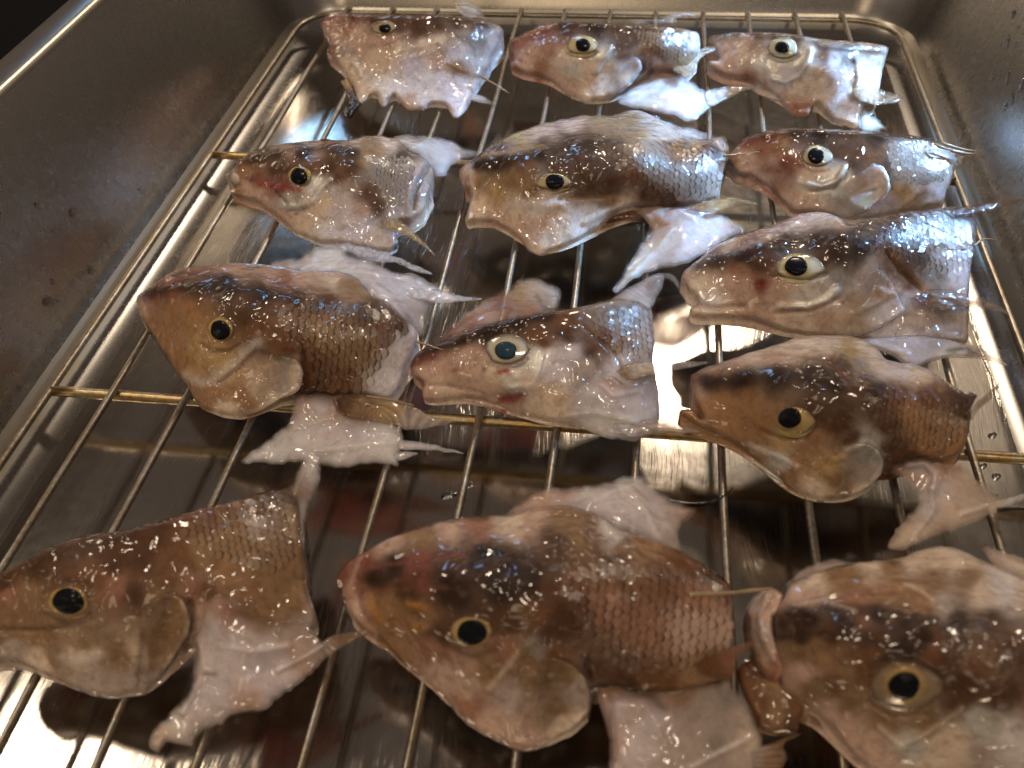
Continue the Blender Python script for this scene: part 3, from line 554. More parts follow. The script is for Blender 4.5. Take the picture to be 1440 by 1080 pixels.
f = Fish((690, 0, 3.6), 'reddish fish head with cream eye and white belly flap, middle of the back row', (600, 350))  # B
f.patch('skin', '90 240 95 205 150 178 250 128 330 108 450 106 600 118 760 122 900 132 1000 152 1050 170 1060 230 1030 300 1000 350 960 370 850 345 790 385 760 405 700 442 620 492 540 512 480 512 400 480 330 435 290 405 240 380 170 370 110 340 100 310 120 290',
 '100 220 .9 250 140 1.5 450 115 2.1 760 130 2.3 1000 160 1.9 1050 220 1.5 110 340 .55 290 405 .38 480 512 .28 620 490 .38 790 380 .75 960 370 .85 280 270 1.25 465 225 1.8 420 380 .85 600 300 1.55 600 400 .85 850 240 1.85',
 'R 110 230 E 110 260 P 150 290 E 130 330 R 200 160 R 280 130 R 250 190 B 380 130 D 500 130 B 620 160 E 300 220 P 220 250 P 200 330 E 260 350 P 320 390 P 420 440 L 480 490 B 700 180 M 780 200 M 860 170 T 950 190 Z 900 150 B 640 230 M 660 280 L 380 290 S 430 350 L 500 330 S 560 290 L 600 340 V 700 340 S 690 390 L 600 400 P 520 400 N 650 440 N 740 280 B 790 320 P 840 320 T 880 270 W 1020 200 T 980 310 L 560 470',
 [(10, 'R', .7, .04, '120 200 230 150 330 112'), (7, 'Y', .5, .02, '160 190 260 150 330 130'), (11, 'D', .6, .03, '330 115 600 125 900 140'), (12, 'S', .7, .06, '610 245 570 300 530 360'), (9, 'B', .5, -.05, '770 280 770 350 720 420'), (10, 'R', .5, -.06, '105 300 150 305'), (10, 'B', .5, -.04, '390 270 465 290 540 265'), (14, 'W', .6, .04, '1010 170 1030 210 1020 250')])
f.patch('gill_cover', '560 360 640 300 720 280 765 310 768 350 740 400 680 445 620 480 560 470 540 420', '560 380 0 720 285 .02 768 340 .14 680 445 .12 560 470 .02', 'L 600 340 L 640 370 V 700 330 S 700 390 V 740 340 N 660 440 L 580 430', thick=.09, rel=True, edge=(.05, 4))
f.patch('belly_flap', '790 375 840 345 885 332 950 350 1010 400 1050 440 1085 465 1112 500 1112 545 1060 580 1015 612 930 595 840 570 760 550 700 552 620 532 608 512 680 465 750 410', '790 375 .6 885 332 .8 1010 400 .6 1112 520 .35 1015 612 .25 760 550 .28 608 512 .28 900 450 .6', 'P 830 360 V 880 350 V 820 420 Q 700 490 Q 780 480 W 640 520 V 900 480 W 1000 500 W 960 570 V 1060 500 W 1060 560 P 820 560', [(14, 'Q', .5, .06, '660 490 760 470 860 420'), (10, 'P', .4, -.04, '830 380 900 370')], thick=.14, m='flesh', lump=.04)
f.patch('pectoral_fin', '920 350 960 305 1010 268 1080 240 1152 234 1062 300 1012 370 1000 402 960 380', '920 350 1.1 1010 268 1.1 1152 234 1.0 1000 400 .9', 'T 950 340 L 1040 290 T 1140 240', thick=.05, m='fin', edge=(.02, 3), rays=((860, 400), (1060, 220), (1030, 380), 6))
f.patch('pelvic_fin', '1070 475 1120 450 1190 434 1260 431 1346 435 1270 462 1190 505 1110 540', '1070 475 .45 1190 435 .45 1346 435 .4 1110 540 .35', 'W 1090 490 W 1200 450 N 1180 500 W 1340 435', thick=.05, m='fin', edge=(.02, 3), rays=((1020, 510), (1340, 420), (1200, 530), 5))
f.patch('far_flap', '610 110 700 96 800 80 900 64 980 58 1055 68 1060 82 960 82 940 112 900 130 780 122', '610 110 1.6 800 80 1.5 980 58 1.4 900 130 2.0', 'P 650 108 V 800 95 Q 880 80 V 920 110 Q 1030 70', thick=.1, m='flesh')
f.eye(465, 226, 80, 54, 467, 226, 37, 32, 'c8bb98')
f.scales('720 150 900 150 1000 180 990 260 940 320 860 290 780 250', 4, 28, 28, True)

f = Fish((980, 20, 4.5), 'slim silvery fish head with open mouth and bluish sheen, in the back right corner', (700, 350))  # C
f.patch('skin', '60 170 80 140 200 122 350 115 540 118 700 142 860 163 1000 172 1150 192 1212 212 1195 270 1172 370 1158 460 1142 500 1130 580 1060 600 1040 640 1030 715 950 700 860 670 810 610 780 568 745 572 715 640 640 635 580 605 530 550 470 500 400 450 330 405 240 400 140 370 60 310 80 288 132 278 125 240 75 205',
 '60 170 1 350 120 1.8 700 150 2.2 1000 180 2.1 1200 215 1.7 60 310 .75 240 400 .55 470 500 .4 640 635 .28 1030 710 .25 1140 500 .8 1175 350 1.2 540 210 1.8 280 250 1.25 450 400 .95 700 350 1.55 700 520 .65 950 330 1.65 950 550 .75',
 'M 80 160 G 200 140 M 350 130 Z 500 125 B 650 150 Z 800 190 Z 950 195 M 1100 205 N 130 180 P 150 220 L 250 240 P 280 200 N 380 200 P 90 300 P 180 340 E 330 380 S 400 310 S 500 400 V 560 420 S 680 300 S 710 240 P 430 430 P 560 520 E 640 600 L 640 470 L 750 440 V 850 380 M 800 280 V 880 310 B 960 300 V 940 420 V 920 500 N 1080 300 W 1080 400 N 1130 260 W 1120 440 O 1000 430 T 1000 500 T 1080 500 L 800 560 N 860 620 W 950 610 L 1000 680 E 700 620 V 860 540',
 [(10, 'D', .7, .03, '90 140 350 122 560 122 760 165'), (18, '9a948c', .8, -.1, '75 250 125 255'), (14, 'S', .8, .06, '720 230 700 300 640 390 560 430 480 410'), (8, 'B', .5, -.05, '450 260 545 295 640 260'), (9, 'B', .4, -.05, '990 300 1000 400 980 480'), (10, 'K', .6, 0, '715 640 740 580'), (10, 'Z', .6, .02, '780 205 1000 220 1180 240')])
f.patch('pelvic_fin', '1030 620 1060 598 1115 640 1205 690 1290 756 1180 746 1040 725', '1030 620 .5 1060 600 .55 1290 756 .3 1040 725 .35', 'W 1060 640 Q 1150 700 Q 1280 750', thick=.08, m='flesh', edge=(.03, 3))
f.patch('pectoral_fin', '990 462 1080 455 1200 488 1298 520 1262 560 1150 572 1080 560 1005 522', '990 462 1.15 1200 488 .9 1298 520 .8 1080 560 .9', 'T 1020 490 L 1100 500 T 1200 520 Z 1200 550 T 1290 525', thick=.05, m='fin', edge=(.02, 3), rays=((900, 480), (1298, 500), (1200, 590), 6))
f.eye(545, 214, 98, 74, 540, 206, 45, 35, 'bdbba6')

f = Fish((1000, 160, 3.6), 'brown fish head with pale rounded gill cover and gold spine, behind the long dark one', (700, 400))  # F
f.patch('skin', '75 225 130 160 200 110 300 85 450 72 600 78 780 86 950 103 1100 123 1200 165 1240 210 1230 300 1200 370 1170 460 1100 475 1000 490 900 510 800 530 700 540 620 520 540 500 480 500 410 495 370 450 320 400 260 355 200 320 130 300 105 275',
 '90 220 .8 200 120 1.4 450 80 2.1 780 92 2.3 1100 130 2 1230 210 1.6 130 300 .65 260 355 .48 410 490 .38 620 515 .38 800 525 .45 1000 490 .65 1170 455 .75 540 210 1.8 350 240 1.45 450 380 .95 700 300 1.65 700 440 .95 950 270 1.85 950 430 1.05 1150 300 1.6',
 'O 110 240 P 140 270 R 200 130 P 200 200 R 300 110 E 280 180 D 420 95 D 560 100 B 700 110 D 850 110 B 1000 130 Z 1130 150 O 360 160 P 320 230 E 300 270 P 200 290 R 400 260 B 640 180 B 740 190 P 260 330 P 380 400 P 460 450 E 350 370 L 500 370 S 600 360 S 650 310 L 560 440 B 700 260 M 820 220 M 900 200 G 1000 200 T 1050 250 G 1150 220 G 950 300 G 1050 320 N 1150 330 L 1000 420 Y 960 400 N 1080 440 V 1140 430 V 900 440 V 860 490 B 900 280 Z 640 120 L 700 520',
 [(12, 'D', .6, .03, '200 115 450 82 780 95 1100 132'), (9, '7a2018', .6, 0, '440 260 520 290 600 290'), (16, 'S', .7, .07, '680 270 640 340 560 370 450 345'), (8, 'B', .5, -.06, '700 260 680 320 620 380 500 390'), (8, 'M', .6, 0, '960 490 1080 390'), (10, 'S', .4, 0, '1040 470 1150 420')])
f.patch('gill_cover', '560 470 600 410 660 350 730 310 790 265 850 252 895 300 906 360 880 415 820 462 740 512 650 518', '560 470 0 660 350 .02 790 265 .05 900 330 .2 820 460 .16 650 515 .04', 'N 780 290 V 840 280 P 760 340 L 700 380 L 640 430 W 820 360 N 860 400 L 780 460 W 680 490', [(9, 'W', .6, .04, '890 290 900 360 870 415 800 465'), (9, 'V', .5, .03, '830 370 720 420')], thick=.1, m='flesh', rel=True, edge=(.06, 5))
f.patch('far_fin', '1225 215 1280 203 1332 198 1290 240 1250 282 1230 260', '1225 215 1.5 1280 203 1.4 1332 198 1.3 1230 260 1.4', 'T 1250 220 T 1320 205', thick=.05, m='fin', edge=(.02, 3))
f.spine('1128 152 2.15 1170 172 2.1 1225 184 1.95', .045, .035); f.spine('1170 150 2.15 1280 180 1.9 1388 196 1.6', .05, .012); f.spine('1215 186 1.95 1300 202 1.8 1345 200 1.7', .05, .02)
f.eye(535, 212, 82, 56, 531, 212, 42, 38, 'b4b0a2', False, .17)
f.scales('900 150 1090 150 1200 220 1180 330 1090 350 960 330 900 250', 5, 29, 30, True)

f = Fish((920, 260, 2.7), 'long dark brown fish head with gaping pale jaw, third from back along the right wall', (700, 420))  # I
f.patch('skin', '100 350 115 325 165 288 230 232 330 188 430 158 520 123 580 106 640 103 700 122 740 148 850 122 950 102 1060 92 1130 82 1200 92 1225 150 1220 230 1205 300 1196 400 1196 470 1196 560 1180 598 1100 592 1000 585 900 592 840 592 760 572 660 576 560 566 500 556 440 532 380 512 300 502 220 500 150 497 135 470 172 447 160 420 130 395',
 '115 350 .9 230 245 1.4 430 200 2.1 700 172 2.5 950 125 2.45 1150 100 1.9 640 106 1.85 430 160 1.7 150 490 .55 300 502 .48 500 552 .38 760 572 .42 1000 582 .42 1190 590 .32 1200 400 1 1215 250 1.5 540 310 1.9 300 370 1.3 450 460 .95 750 330 1.9 750 480 1 1000 260 2 1000 450 1',
 'P 115 340 L 150 330 L 170 400 W 190 430 L 160 485 Q 220 450 L 260 490 P 230 300 L 300 215 E 340 210 P 430 175 P 560 130 L 640 120 P 700 140 D 240 290 D 350 260 D 480 220 D 620 200 D 760 180 B 900 150 Z 1050 130 Z 1180 110 E 320 320 P 270 370 P 340 390 P 330 440 B 400 290 R 400 380 B 660 280 D 700 250 D 780 240 P 460 410 S 560 440 S 640 410 P 500 480 P 420 500 L 480 520 P 640 520 L 740 500 L 600 560 N 720 400 N 820 330 G 700 350 L 780 420 P 900 400 V 950 430 B 950 330 M 900 280 Z 900 200 M 1000 200 G 1060 180 Z 1000 280 G 1150 160 N 1100 260 G 1060 340 V 1150 330 M 960 380 V 860 560 W 940 560 N 1100 560 G 1100 500 N 1190 540 P 1000 420',
 [(24, 'D', .85, .04, '170 310 330 262 500 215 720 190'), (8, 'P', .4, -.03, '230 260 400 215 560 150 700 150'), (12, '7a1a1c', .7, -.02, '395 395 410 375'), (13, 'S', .6, .06, '480 462 580 465 660 440 690 400'), (8, 'R', .5, -.04, '460 485 600 478 700 430'), (8, 'P', .5, -.07, '150 450 230 470 340 460'), (8, 'B', .5, -.05, '450 345 550 368 650 335'), (12, 'Z', .5, -.05, '880 250 930 330 1010 400'), (10, 'L', .4, .04, '780 480 860 440 920 400'), (6, 'N', .5, .02, '980 250 1100 232 1210 232')])
f.patch('gill_cover', '640 560 700 470 740 400 800 330 860 320 900 370 930 430 950 480 880 530 800 565 720 572', '640 560 0 740 400 .02 860 325 .06 945 470 .18 800 560 .1 720 500 .03', 'L 700 520 N 760 420 N 830 340 P 880 400 V 920 450 W 860 500 L 780 540', [(10, 'V', .5, .05, '860 400 930 420 960 440'), (7, 'W', .5, .03, '860 530 920 490 945 470')], thick=.1, rel=True, edge=(.05, 5))
f.patch('dorsal_fin', '1110 95 1200 78 1300 62 1404 50 1440 46 1330 82 1230 108 1150 122', '1110 95 2.1 1300 62 1.9 1440 46 1.6 1150 120 2.0', 'Z 1150 100 M 1250 85 M 1400 52', thick=.05, m='fin', edge=(.02, 3), rays=((1050, 110), (1440, 35), (1300, 100), 3))
f.patch('pectoral_fin', '970 430 1040 398 1120 398 1200 418 1280 444 1352 490 1270 472 1180 464 1080 474', '970 430 1.35 1120 398 1.25 1352 490 .8 1080 474 1.1', 'M 1000 420 T 1100 425 T 1200 445 N 1340 485', thick=.06, m='fin', edge=(.02, 3), rays=((900, 430), (1352, 470), (1200, 500), 5))
f.patch('belly_flap', '740 590 800 578 880 572 980 568 1080 574 1180 600 1260 630 1346 686 1250 662 1140 655 1060 668 980 692 900 648 830 620', '740 590 .45 980 568 .55 1180 600 .45 1346 686 .3 980 692 .3 900 640 .4', 'V 800 590 W 900 600 V 1000 600 N 1080 610 V 980 670 W 1110 640 N 1200 630 W 1330 680', [(10, 'K', .85, 0, '1120 632 1180 622 1260 640'), (8, 'Q', .8, .02, '1080 645 1170 640'), (12, 'W', .5, .05, '820 600 960 640')], thick=.1, m='fin', lump=.03)
f.spine('1212 232 1.5 1255 206 1.45 1315 212 1.3', .04, .015)
f.eye(553, 312, 96, 52, 540, 306, 43, 35, 'bfbea8', False, .17)
f.scales('700 205 850 160 1050 112 1180 108 1205 230 1190 330 1060 340 970 310 890 260 800 255', -5, 29, 30)

f = Fish((960, 440, 3.0), 'orange brown fish head with plump throat, over the right end of the middle cross bar', (650, 550))  # J
f.patch('skin', '35 290 40 260 100 230 180 203 280 168 380 138 480 108 580 95 680 96 760 110 820 150 860 195 920 210 980 215 1060 250 1160 318 1240 343 1215 400 1210 480 1190 560 1150 600 1100 620 1000 610 930 630 870 640 845 660 800 720 720 770 640 790 560 785 500 765 440 730 380 670 300 605 230 555 150 510 60 470 20 440 -15 418 0 408 40 410 78 442 82 425 60 380 40 330',
 '30 280 .9 100 240 1.4 300 230 2 550 232 2.55 800 292 2.55 1000 312 2.2 1200 350 1.7 300 170 1.85 500 110 1.75 680 100 1.75 820 150 1.85 980 225 1.95 0 425 .8 150 510 .6 300 605 .42 440 730 .32 640 790 .28 800 720 .5 930 630 .85 1150 600 .85 250 400 1.3 460 440 1.95 450 600 1.05 650 500 1.75 650 680 .85 900 450 2.05 1050 450 1.75 1190 480 1.3',
 'E 45 280 P 60 330 O 0 420 O 80 400 A 60 460 P 120 240 P 220 205 L 300 185 L 420 150 L 500 140 L 600 130 Y 720 160 L 780 150 L 820 220 Z 690 240 G 750 220 V 850 240 W 930 220 L 1000 240 D 120 290 D 250 270 D 400 270 D 560 250 D 660 290 B 760 300 B 620 220 P 400 200 O 150 380 O 270 380 O 200 440 A 260 500 O 330 480 Y 420 560 S 420 620 A 320 590 O 500 640 A 450 700 L 560 740 Y 640 640 A 560 560 Z 560 400 Z 680 400 B 640 470 B 700 540 S 770 560 N 720 640 T 640 700 L 680 760 N 780 690 B 860 480 B 840 380 M 920 360 M 1050 350 O 1000 440 A 1080 500 O 1000 560 B 1180 370 A 1180 480 O 1160 570 B 900 590 B 960 610 D 820 330',
 [(30, 'D', .85, .04, '90 290 250 275 430 265 600 270'), (8, 'R', .4, -.04, '300 180 450 175 600 210 700 270'), (9, 'Y', .5, .03, '640 200 690 140 780 170'), (14, 'S', .5, .05, '290 560 420 620 480 650'), (10, 'B', .5, -.06, '340 500 420 530 520 525 560 480'), (10, 'B', .5, -.08, '840 560 860 620 850 660'), (12, 'Y', .4, .03, '640 620 690 610'), (9, 'A', .5, -.06, '20 300 60 400 80 440'), (14, 'S', .5, .04, '700 580 780 550 830 600')])
f.patch('gill_cover', '560 700 600 620 680 570 760 545 830 580 850 640 840 670 800 720 720 768 640 785 580 770', '560 700 0 680 570 .02 840 620 .16 800 720 .13 640 785 .04', 'O 600 680 Y 650 640 N 700 620 S 780 570 N 740 680 T 680 730 L 740 750 N 810 690', [(8, 'L', .5, .04, '845 620 838 670 790 725 720 768')], thick=.1, rel=True, edge=(.05, 5))
f.patch('belly_flap', '890 640 960 610 1050 625 1120 635 1190 630 1250 690 1300 730 1342 780 1356 830 1280 870 1220 890 1130 920 1050 950 990 985 920 1002 868 987 873 955 910 900 950 850 990 780 950 725 885 680', '890 640 .85 1050 625 1.1 1190 630 .95 1342 780 .45 1356 830 .4 1130 920 .35 920 1002 .25 950 850 .4 1060 760 .7',
 'E 900 650 P 960 690 V 1000 640 P 1050 680 A 1100 650 O 1180 650 L 1180 720 V 1080 740 W 1040 820 L 1000 920 L 920 980 L 1150 860 N 1280 760 L 1300 830 L 1220 870 P 1080 920 N 1230 720', [(16, 'V', .5, .1, '950 640 1020 630 1070 680 1060 740'), (12, 'R', .5, -.06, '880 670 940 720 985 780 960 840'), (10, 'W', .4, .05, '1180 850 1290 815'), (12, 'W', .4, .05, '1050 740 1060 830 980 940')], thick=.2, m='flesh', lump=.04)
f.patch('pelvic_fin', '1280 800 1340 788 1400 772 1485 750 1440 785 1380 812 1300 850', '1280 800 .5 1485 750 .4 1380 812 .4 1300 850 .4', 'L 1300 820 W 1400 790', thick=.06, m='fin', edge=(.02, 3))
f.spine('1330 832 .42 1400 826 .4 1480 828 .35', .06, .03, 'fin', 'fin_ray')
f.patch('dorsal_fin', '1185 430 1230 385 1300 322 1342 288 1310 350 1250 410 1210 455', '1185 430 1.6 1300 322 1.5 1342 288 1.4 1210 450 1.4', 'B 1200 420 T 1260 380 T 1340 290', thick=.05, m='fin', edge=(.02, 3), rays=((1120, 520), (1342, 270), (1270, 420), 5))
f.eye(478, 456, 84, 58, 452, 441, 49, 42, 'a8946c', False, .17)
f.scales('760 330 900 322 1100 348 1200 370 1190 480 1140 560 1000 575 900 560 860 500 800 430', 6, 34, 37)

f = Fish((0, 660, 2.571), 'large brown fish head with thick pale breast flap, leftmost of the front row', (550, 550))  # K
f.patch('skin', '-120 430 -60 395 0 375 80 335 180 280 300 240 450 220 560 190 700 150 820 120 920 90 1020 72 1060 90 1080 130 1090 250 1100 330 1110 430 1140 530 1120 590 1000 640 850 620 740 600 690 610 660 645 600 720 560 770 520 808 460 812 400 822 330 810 250 780 150 735 70 700 0 690 -80 685 -140 600 -150 500',
 '-80 420 1.6 80 350 2.05 300 270 2.5 550 215 2.4 800 140 2.1 1020 90 1.6 -80 685 .8 70 700 .6 250 780 .38 400 820 .28 560 770 .38 660 640 .75 850 620 .85 1130 560 .65 1090 300 1.3 245 480 2.1 100 560 1.3 350 600 1.4 450 730 .75 550 500 1.8 750 400 1.9 950 300 1.8 950 500 1.2',
 'R -60 430 B 20 400 E 40 450 B 120 340 Z 220 290 Z 330 260 B 460 240 B 560 215 M 700 180 M 850 140 B 980 100 Z 1030 110 T 100 440 T 80 560 T 0 600 N 40 650 T 150 600 T 200 680 L 150 700 T 300 640 L 290 670 T 420 680 N 330 760 N 450 770 N 560 740 T 560 620 L 520 660 M 330 380 B 400 330 B 500 320 E 420 420 B 480 440 M 600 400 M 650 320 T 580 450 N 640 500 T 740 290 T 850 250 T 920 330 M 1000 160 A 820 400 A 900 450 T 1040 400 T 1070 200 P 800 500 E 700 450 T 1060 500 A 960 540 N 1100 540 P 720 560 M 760 450',
 [(14, 'Z', .5, .03, '80 345 250 275 450 232'), (10, 'B', .5, -.05, '0 580 120 580 250 570 330 540'), (16, 'B', .6, -.08, '690 480 690 560 670 640'), (20, 'S', .4, .04, '220 680 290 690 360 670'), (9, '9a2822', .8, 0, '830 510'), (12, 'Z', .5, -.04, '160 450 230 400 310 420'), (9, 'B', .4, -.05, '160 520 240 560 330 520'), (10, 'Z', .35, -.03, '520 580 510 700 500 780')])
f.patch('gill_cover', '480 640 500 560 560 470 620 440 660 470 684 530 682 590 650 640 600 715 560 765 500 770 470 720', '480 640 0 560 470 .02 684 540 .2 600 715 .15 500 770 .04', 'T 520 560 M 600 480 T 640 490 T 650 560 T 600 620 T 540 700 N 560 750', [(8, 'L', .5, .04, '660 475 684 540 670 610 600 715')], thick=.12, rel=True, edge=(.06, 5))
f.patch('belly_flap', '690 560 740 470 800 440 880 510 960 530 1100 540 1150 580 1170 620 1200 650 1160 700 1100 760 1000 830 950 870 850 890 780 930 720 960 700 1005 650 1000 600 990 570 1022 540 1000 560 930 620 870 680 790 700 680 680 620', '690 560 1.0 800 440 1.75 960 530 1.2 1150 580 .75 1200 650 .5 1000 830 .4 780 930 .35 700 1005 .25 545 1000 .25 620 870 .4 700 680 .7 850 700 .95 800 550 1.4',
 'P 720 540 P 790 480 P 850 540 R 830 510 V 780 600 W 760 680 P 700 640 V 850 640 W 950 620 V 900 720 V 1000 700 P 1080 680 N 1150 640 V 800 800 W 700 850 W 640 920 N 680 960 N 740 930 L 580 970 N 560 1005 P 900 850 V 1000 800 T 980 550', [(12, 'P', .5, -.1, '690 600 700 680 690 760 640 850'), (14, 'W', .4, .08, '720 620 740 720 660 880'), (12, 'W', .4, .05, '800 640 930 660 1040 640'), (9, '6e625c', .5, -.03, '735 740 780 742'), (8, '6e625c', .5, 0, '640 880 660 890'), (8, 'W', .5, .05, '1000 730 1100 680 1180 630')], thick=.25, m='flesh', lump=.05)
f.patch('skin_flap', '1010 80 1040 60 1060 30 1080 -30 1100 -70 1160 -60 1150 60 1112 160 1100 320 1112 430 1080 400 1060 300 1062 200 1062 110', '1010 80 1.5 1080 -30 1.0 1160 -60 .8 1112 160 1.0 1105 400 1.0 1062 200 1.45', 'T 1030 80 N 1080 60 W 1130 -20 W 1090 200 N 1080 330', thick=.1, m='flesh', lump=.04)
f.patch('pelvic_fin', '1140 650 1190 605 1260 588 1338 574 1342 590 1240 640 1185 672', '1140 650 .6 1260 588 .55 1340 580 .6 1185 670 .5', 'N 1160 640 T 1240 610 T 1335 582', thick=.06, m='fin', edge=(.02, 3), rays=((1080, 680), (1340, 560), (1240, 660), 4))
f.eye(245, 478, 78, 56, 245, 475, 57, 45, 'a08c6c')
f.scales('640 215 800 140 950 102 1040 95 1060 200 1055 330 950 380 850 340 760 300 690 260', -12, 36, 34)

f = Fish((440, 640, 2.25), 'big dark brown glossy fish head with orange patches on its snout, front row centre', (700, 550))  # L
f.patch('skin', '76 400 84 368 108 338 160 305 230 268 320 233 420 208 520 193 620 188 700 168 800 158 900 188 960 228 1050 258 1150 298 1240 348 1310 400 1330 450 1330 560 1325 640 1320 700 1200 740 1100 762 1000 740 930 725 880 740 880 800 830 860 760 900 690 930 640 925 560 890 480 840 420 770 340 700 270 640 220 590 170 555 120 510 95 460 88 420',
 '80 400 1 150 320 1.6 350 330 2.4 550 360 2.95 800 382 3.05 1050 402 2.7 1300 440 2 320 235 1.95 520 195 1.95 800 160 1.95 1050 260 2.15 1240 350 1.9 110 490 .8 220 590 .6 340 700 .42 480 840 .32 640 925 .28 760 900 .42 880 780 .85 1000 740 .95 1200 740 .85 1320 700 .85 250 450 1.85 500 560 2.25 450 680 1.25 620 800 .85 700 560 2.45 750 700 1.55 1000 550 2.2 1200 600 1.6 1320 560 1.5',
 'R 90 390 E 120 430 P 130 490 E 180 540 R 150 330 P 240 275 T 340 250 P 420 225 E 520 220 L 620 205 P 700 200 T 800 190 M 880 250 N 950 250 T 840 250 Z 750 280 B 940 300 A 1060 290 M 1180 330 B 1270 380 D 200 400 D 260 330 R 330 360 B 300 440 B 420 330 D 520 320 D 620 350 D 700 400 D 600 430 D 440 430 O 200 480 O 250 520 A 330 540 A 220 560 A 300 600 B 400 560 E 380 620 P 400 700 P 480 720 T 560 680 E 480 800 P 560 840 P 680 880 N 620 760 T 700 700 G 720 620 E 620 620 B 620 520 M 700 500 B 760 560 M 780 640 L 820 720 N 780 800 L 800 860 T 690 640 B 760 420 M 860 400 E 950 480 M 1000 420 E 1060 540 M 1100 400 P 1180 560 E 1240 440 P 1280 560 B 1250 380 B 880 680 B 980 710 M 1100 700 A 1200 690 T 1280 660 B 820 520',
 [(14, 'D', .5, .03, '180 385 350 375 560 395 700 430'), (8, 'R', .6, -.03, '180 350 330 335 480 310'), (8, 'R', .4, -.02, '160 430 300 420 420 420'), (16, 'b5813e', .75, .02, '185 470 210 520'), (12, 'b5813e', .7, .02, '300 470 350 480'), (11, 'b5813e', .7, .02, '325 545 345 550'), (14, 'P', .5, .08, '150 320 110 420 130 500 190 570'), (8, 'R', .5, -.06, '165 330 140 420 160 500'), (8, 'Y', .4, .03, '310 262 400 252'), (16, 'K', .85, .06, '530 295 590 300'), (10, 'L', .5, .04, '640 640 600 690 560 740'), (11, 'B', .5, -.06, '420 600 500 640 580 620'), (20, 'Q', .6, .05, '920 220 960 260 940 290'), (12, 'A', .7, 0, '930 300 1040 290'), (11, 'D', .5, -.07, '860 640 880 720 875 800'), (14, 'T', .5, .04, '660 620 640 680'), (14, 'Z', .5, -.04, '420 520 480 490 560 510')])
f.patch('gill_cover', '620 760 650 680 720 640 800 650 850 690 876 750 872 810 830 856 760 898 690 925 640 900', '620 760 0 720 640 .02 870 740 .18 830 856 .15 690 925 .05', 'T 660 720 M 720 680 T 800 700 N 820 740 T 770 800 T 700 840 L 800 860 P 700 900', [(8, 'L', .45, .04, '855 700 876 760 868 812 830 856 760 898'), (10, 'Z', .4, -.03, '700 680 740 740 720 800')], thick=.12, rel=True, edge=(.06, 5))
f.patch('far_flap', '600 190 650 150 700 115 760 100 850 100 930 85 980 65 1040 64 1090 100 1140 140 1222 165 1210 187 1170 222 1168 322 1100 290 1000 250 900 205 780 180 690 185', '600 190 1.7 760 100 1.4 980 65 1.2 1222 165 .8 1168 320 1.2 1000 250 1.9 850 160 1.75', 'P 660 160 P 760 130 W 850 120 V 900 150 W 1000 90 Q 1040 80 V 1060 150 W 1100 220 N 1150 170 P 1180 175 N 1150 290 V 980 200', [(7, 'X', .8, 0, '1150 188'), (14, 'W', .4, .08, '870 150 960 110 1040 80'), (16, 'P', .4, .06, '700 130 850 110'), (10, 'W', .4, .05, '1000 100 1060 180 1100 260')], thick=.2, m='flesh', lump=.05)
f.spine('1120 150 .95 1210 158 .85 1280 142 .8 1330 102 .7', .07, .015, 'fin', 'fin_ray'); f.spine('1170 158 .9 1230 158 .8', .05, .02, 'fin', 'fin_ray')
f.patch('belly_flap', '890 745 930 725 1000 730 1100 745 1200 735 1310 705 1345 745 1375 785 1412 860 1442 950 1480 1060 1300 1080 1100 1080 960 1060 935 980 930 900 905 820', '890 745 .9 1000 730 1.05 1200 735 1.0 1310 705 .9 1412 860 .55 1480 1060 .35 1200 1080 .45 940 1050 .4 930 900 .6 1100 860 .95',
 'P 910 790 M 950 735 B 1050 750 A 1150 750 N 1250 740 V 960 800 P 1020 790 V 1080 830 N 1200 820 G 1300 780 N 1350 830 P 960 900 W 1000 900 V 1000 960 N 1150 920 G 1280 900 L 1380 900 N 1400 980 T 1450 1040 N 1200 1010', [(10, 'P', .6, .06, '895 760 925 840 930 920 940 1000'), (9, 'R', .4, -.08, '945 770 950 860 955 960'), (11, 'O', .7, .03, '925 745 970 748'), (14, 'B', .5, 0, '980 730 1080 770 1110 800'), (10, 'W', .6, .05, '1200 985 1290 940 1385 893'), (20, 'V', .4, .06, '960 790 1050 790 1090 850')], thick=.25, m='flesh', lump=.05)
f.patch('pelvic_fin', '1380 930 1440 915 1500 890 1545 880 1490 915 1500 960 1460 1010 1400 1000', '1380 930 .5 1545 880 .4 1460 1010 .35 1400 1000 .45', 'N 1400 950 T 1480 930 T 1440 990', thick=.05, m='fin', edge=(.02, 3), rays=((1280, 970), (1545, 860), (1460, 1030), 6))
f.spine('1190 442 2.35 1320 436 2.2 1448 425 1.9', .05, .02)
f.patch('belly_fin', '1210 650 1320 610 1400 590 1345 640 1325 700 1240 700', '1210 650 1.6 1400 590 1.3 1325 700 1.0 1240 700 1.2', 'M 1240 670 E 1340 620', thick=.05, m='fin', edge=(.02, 3))
f.eye(500, 558, 68, 48, 503, 560, 47, 40, '93836a', False, .17)
f.scales('770 390 900 345 1100 345 1240 385 1310 440 1318 560 1300 630 1150 685 970 675 890 620 835 500', 4, 39, 38)

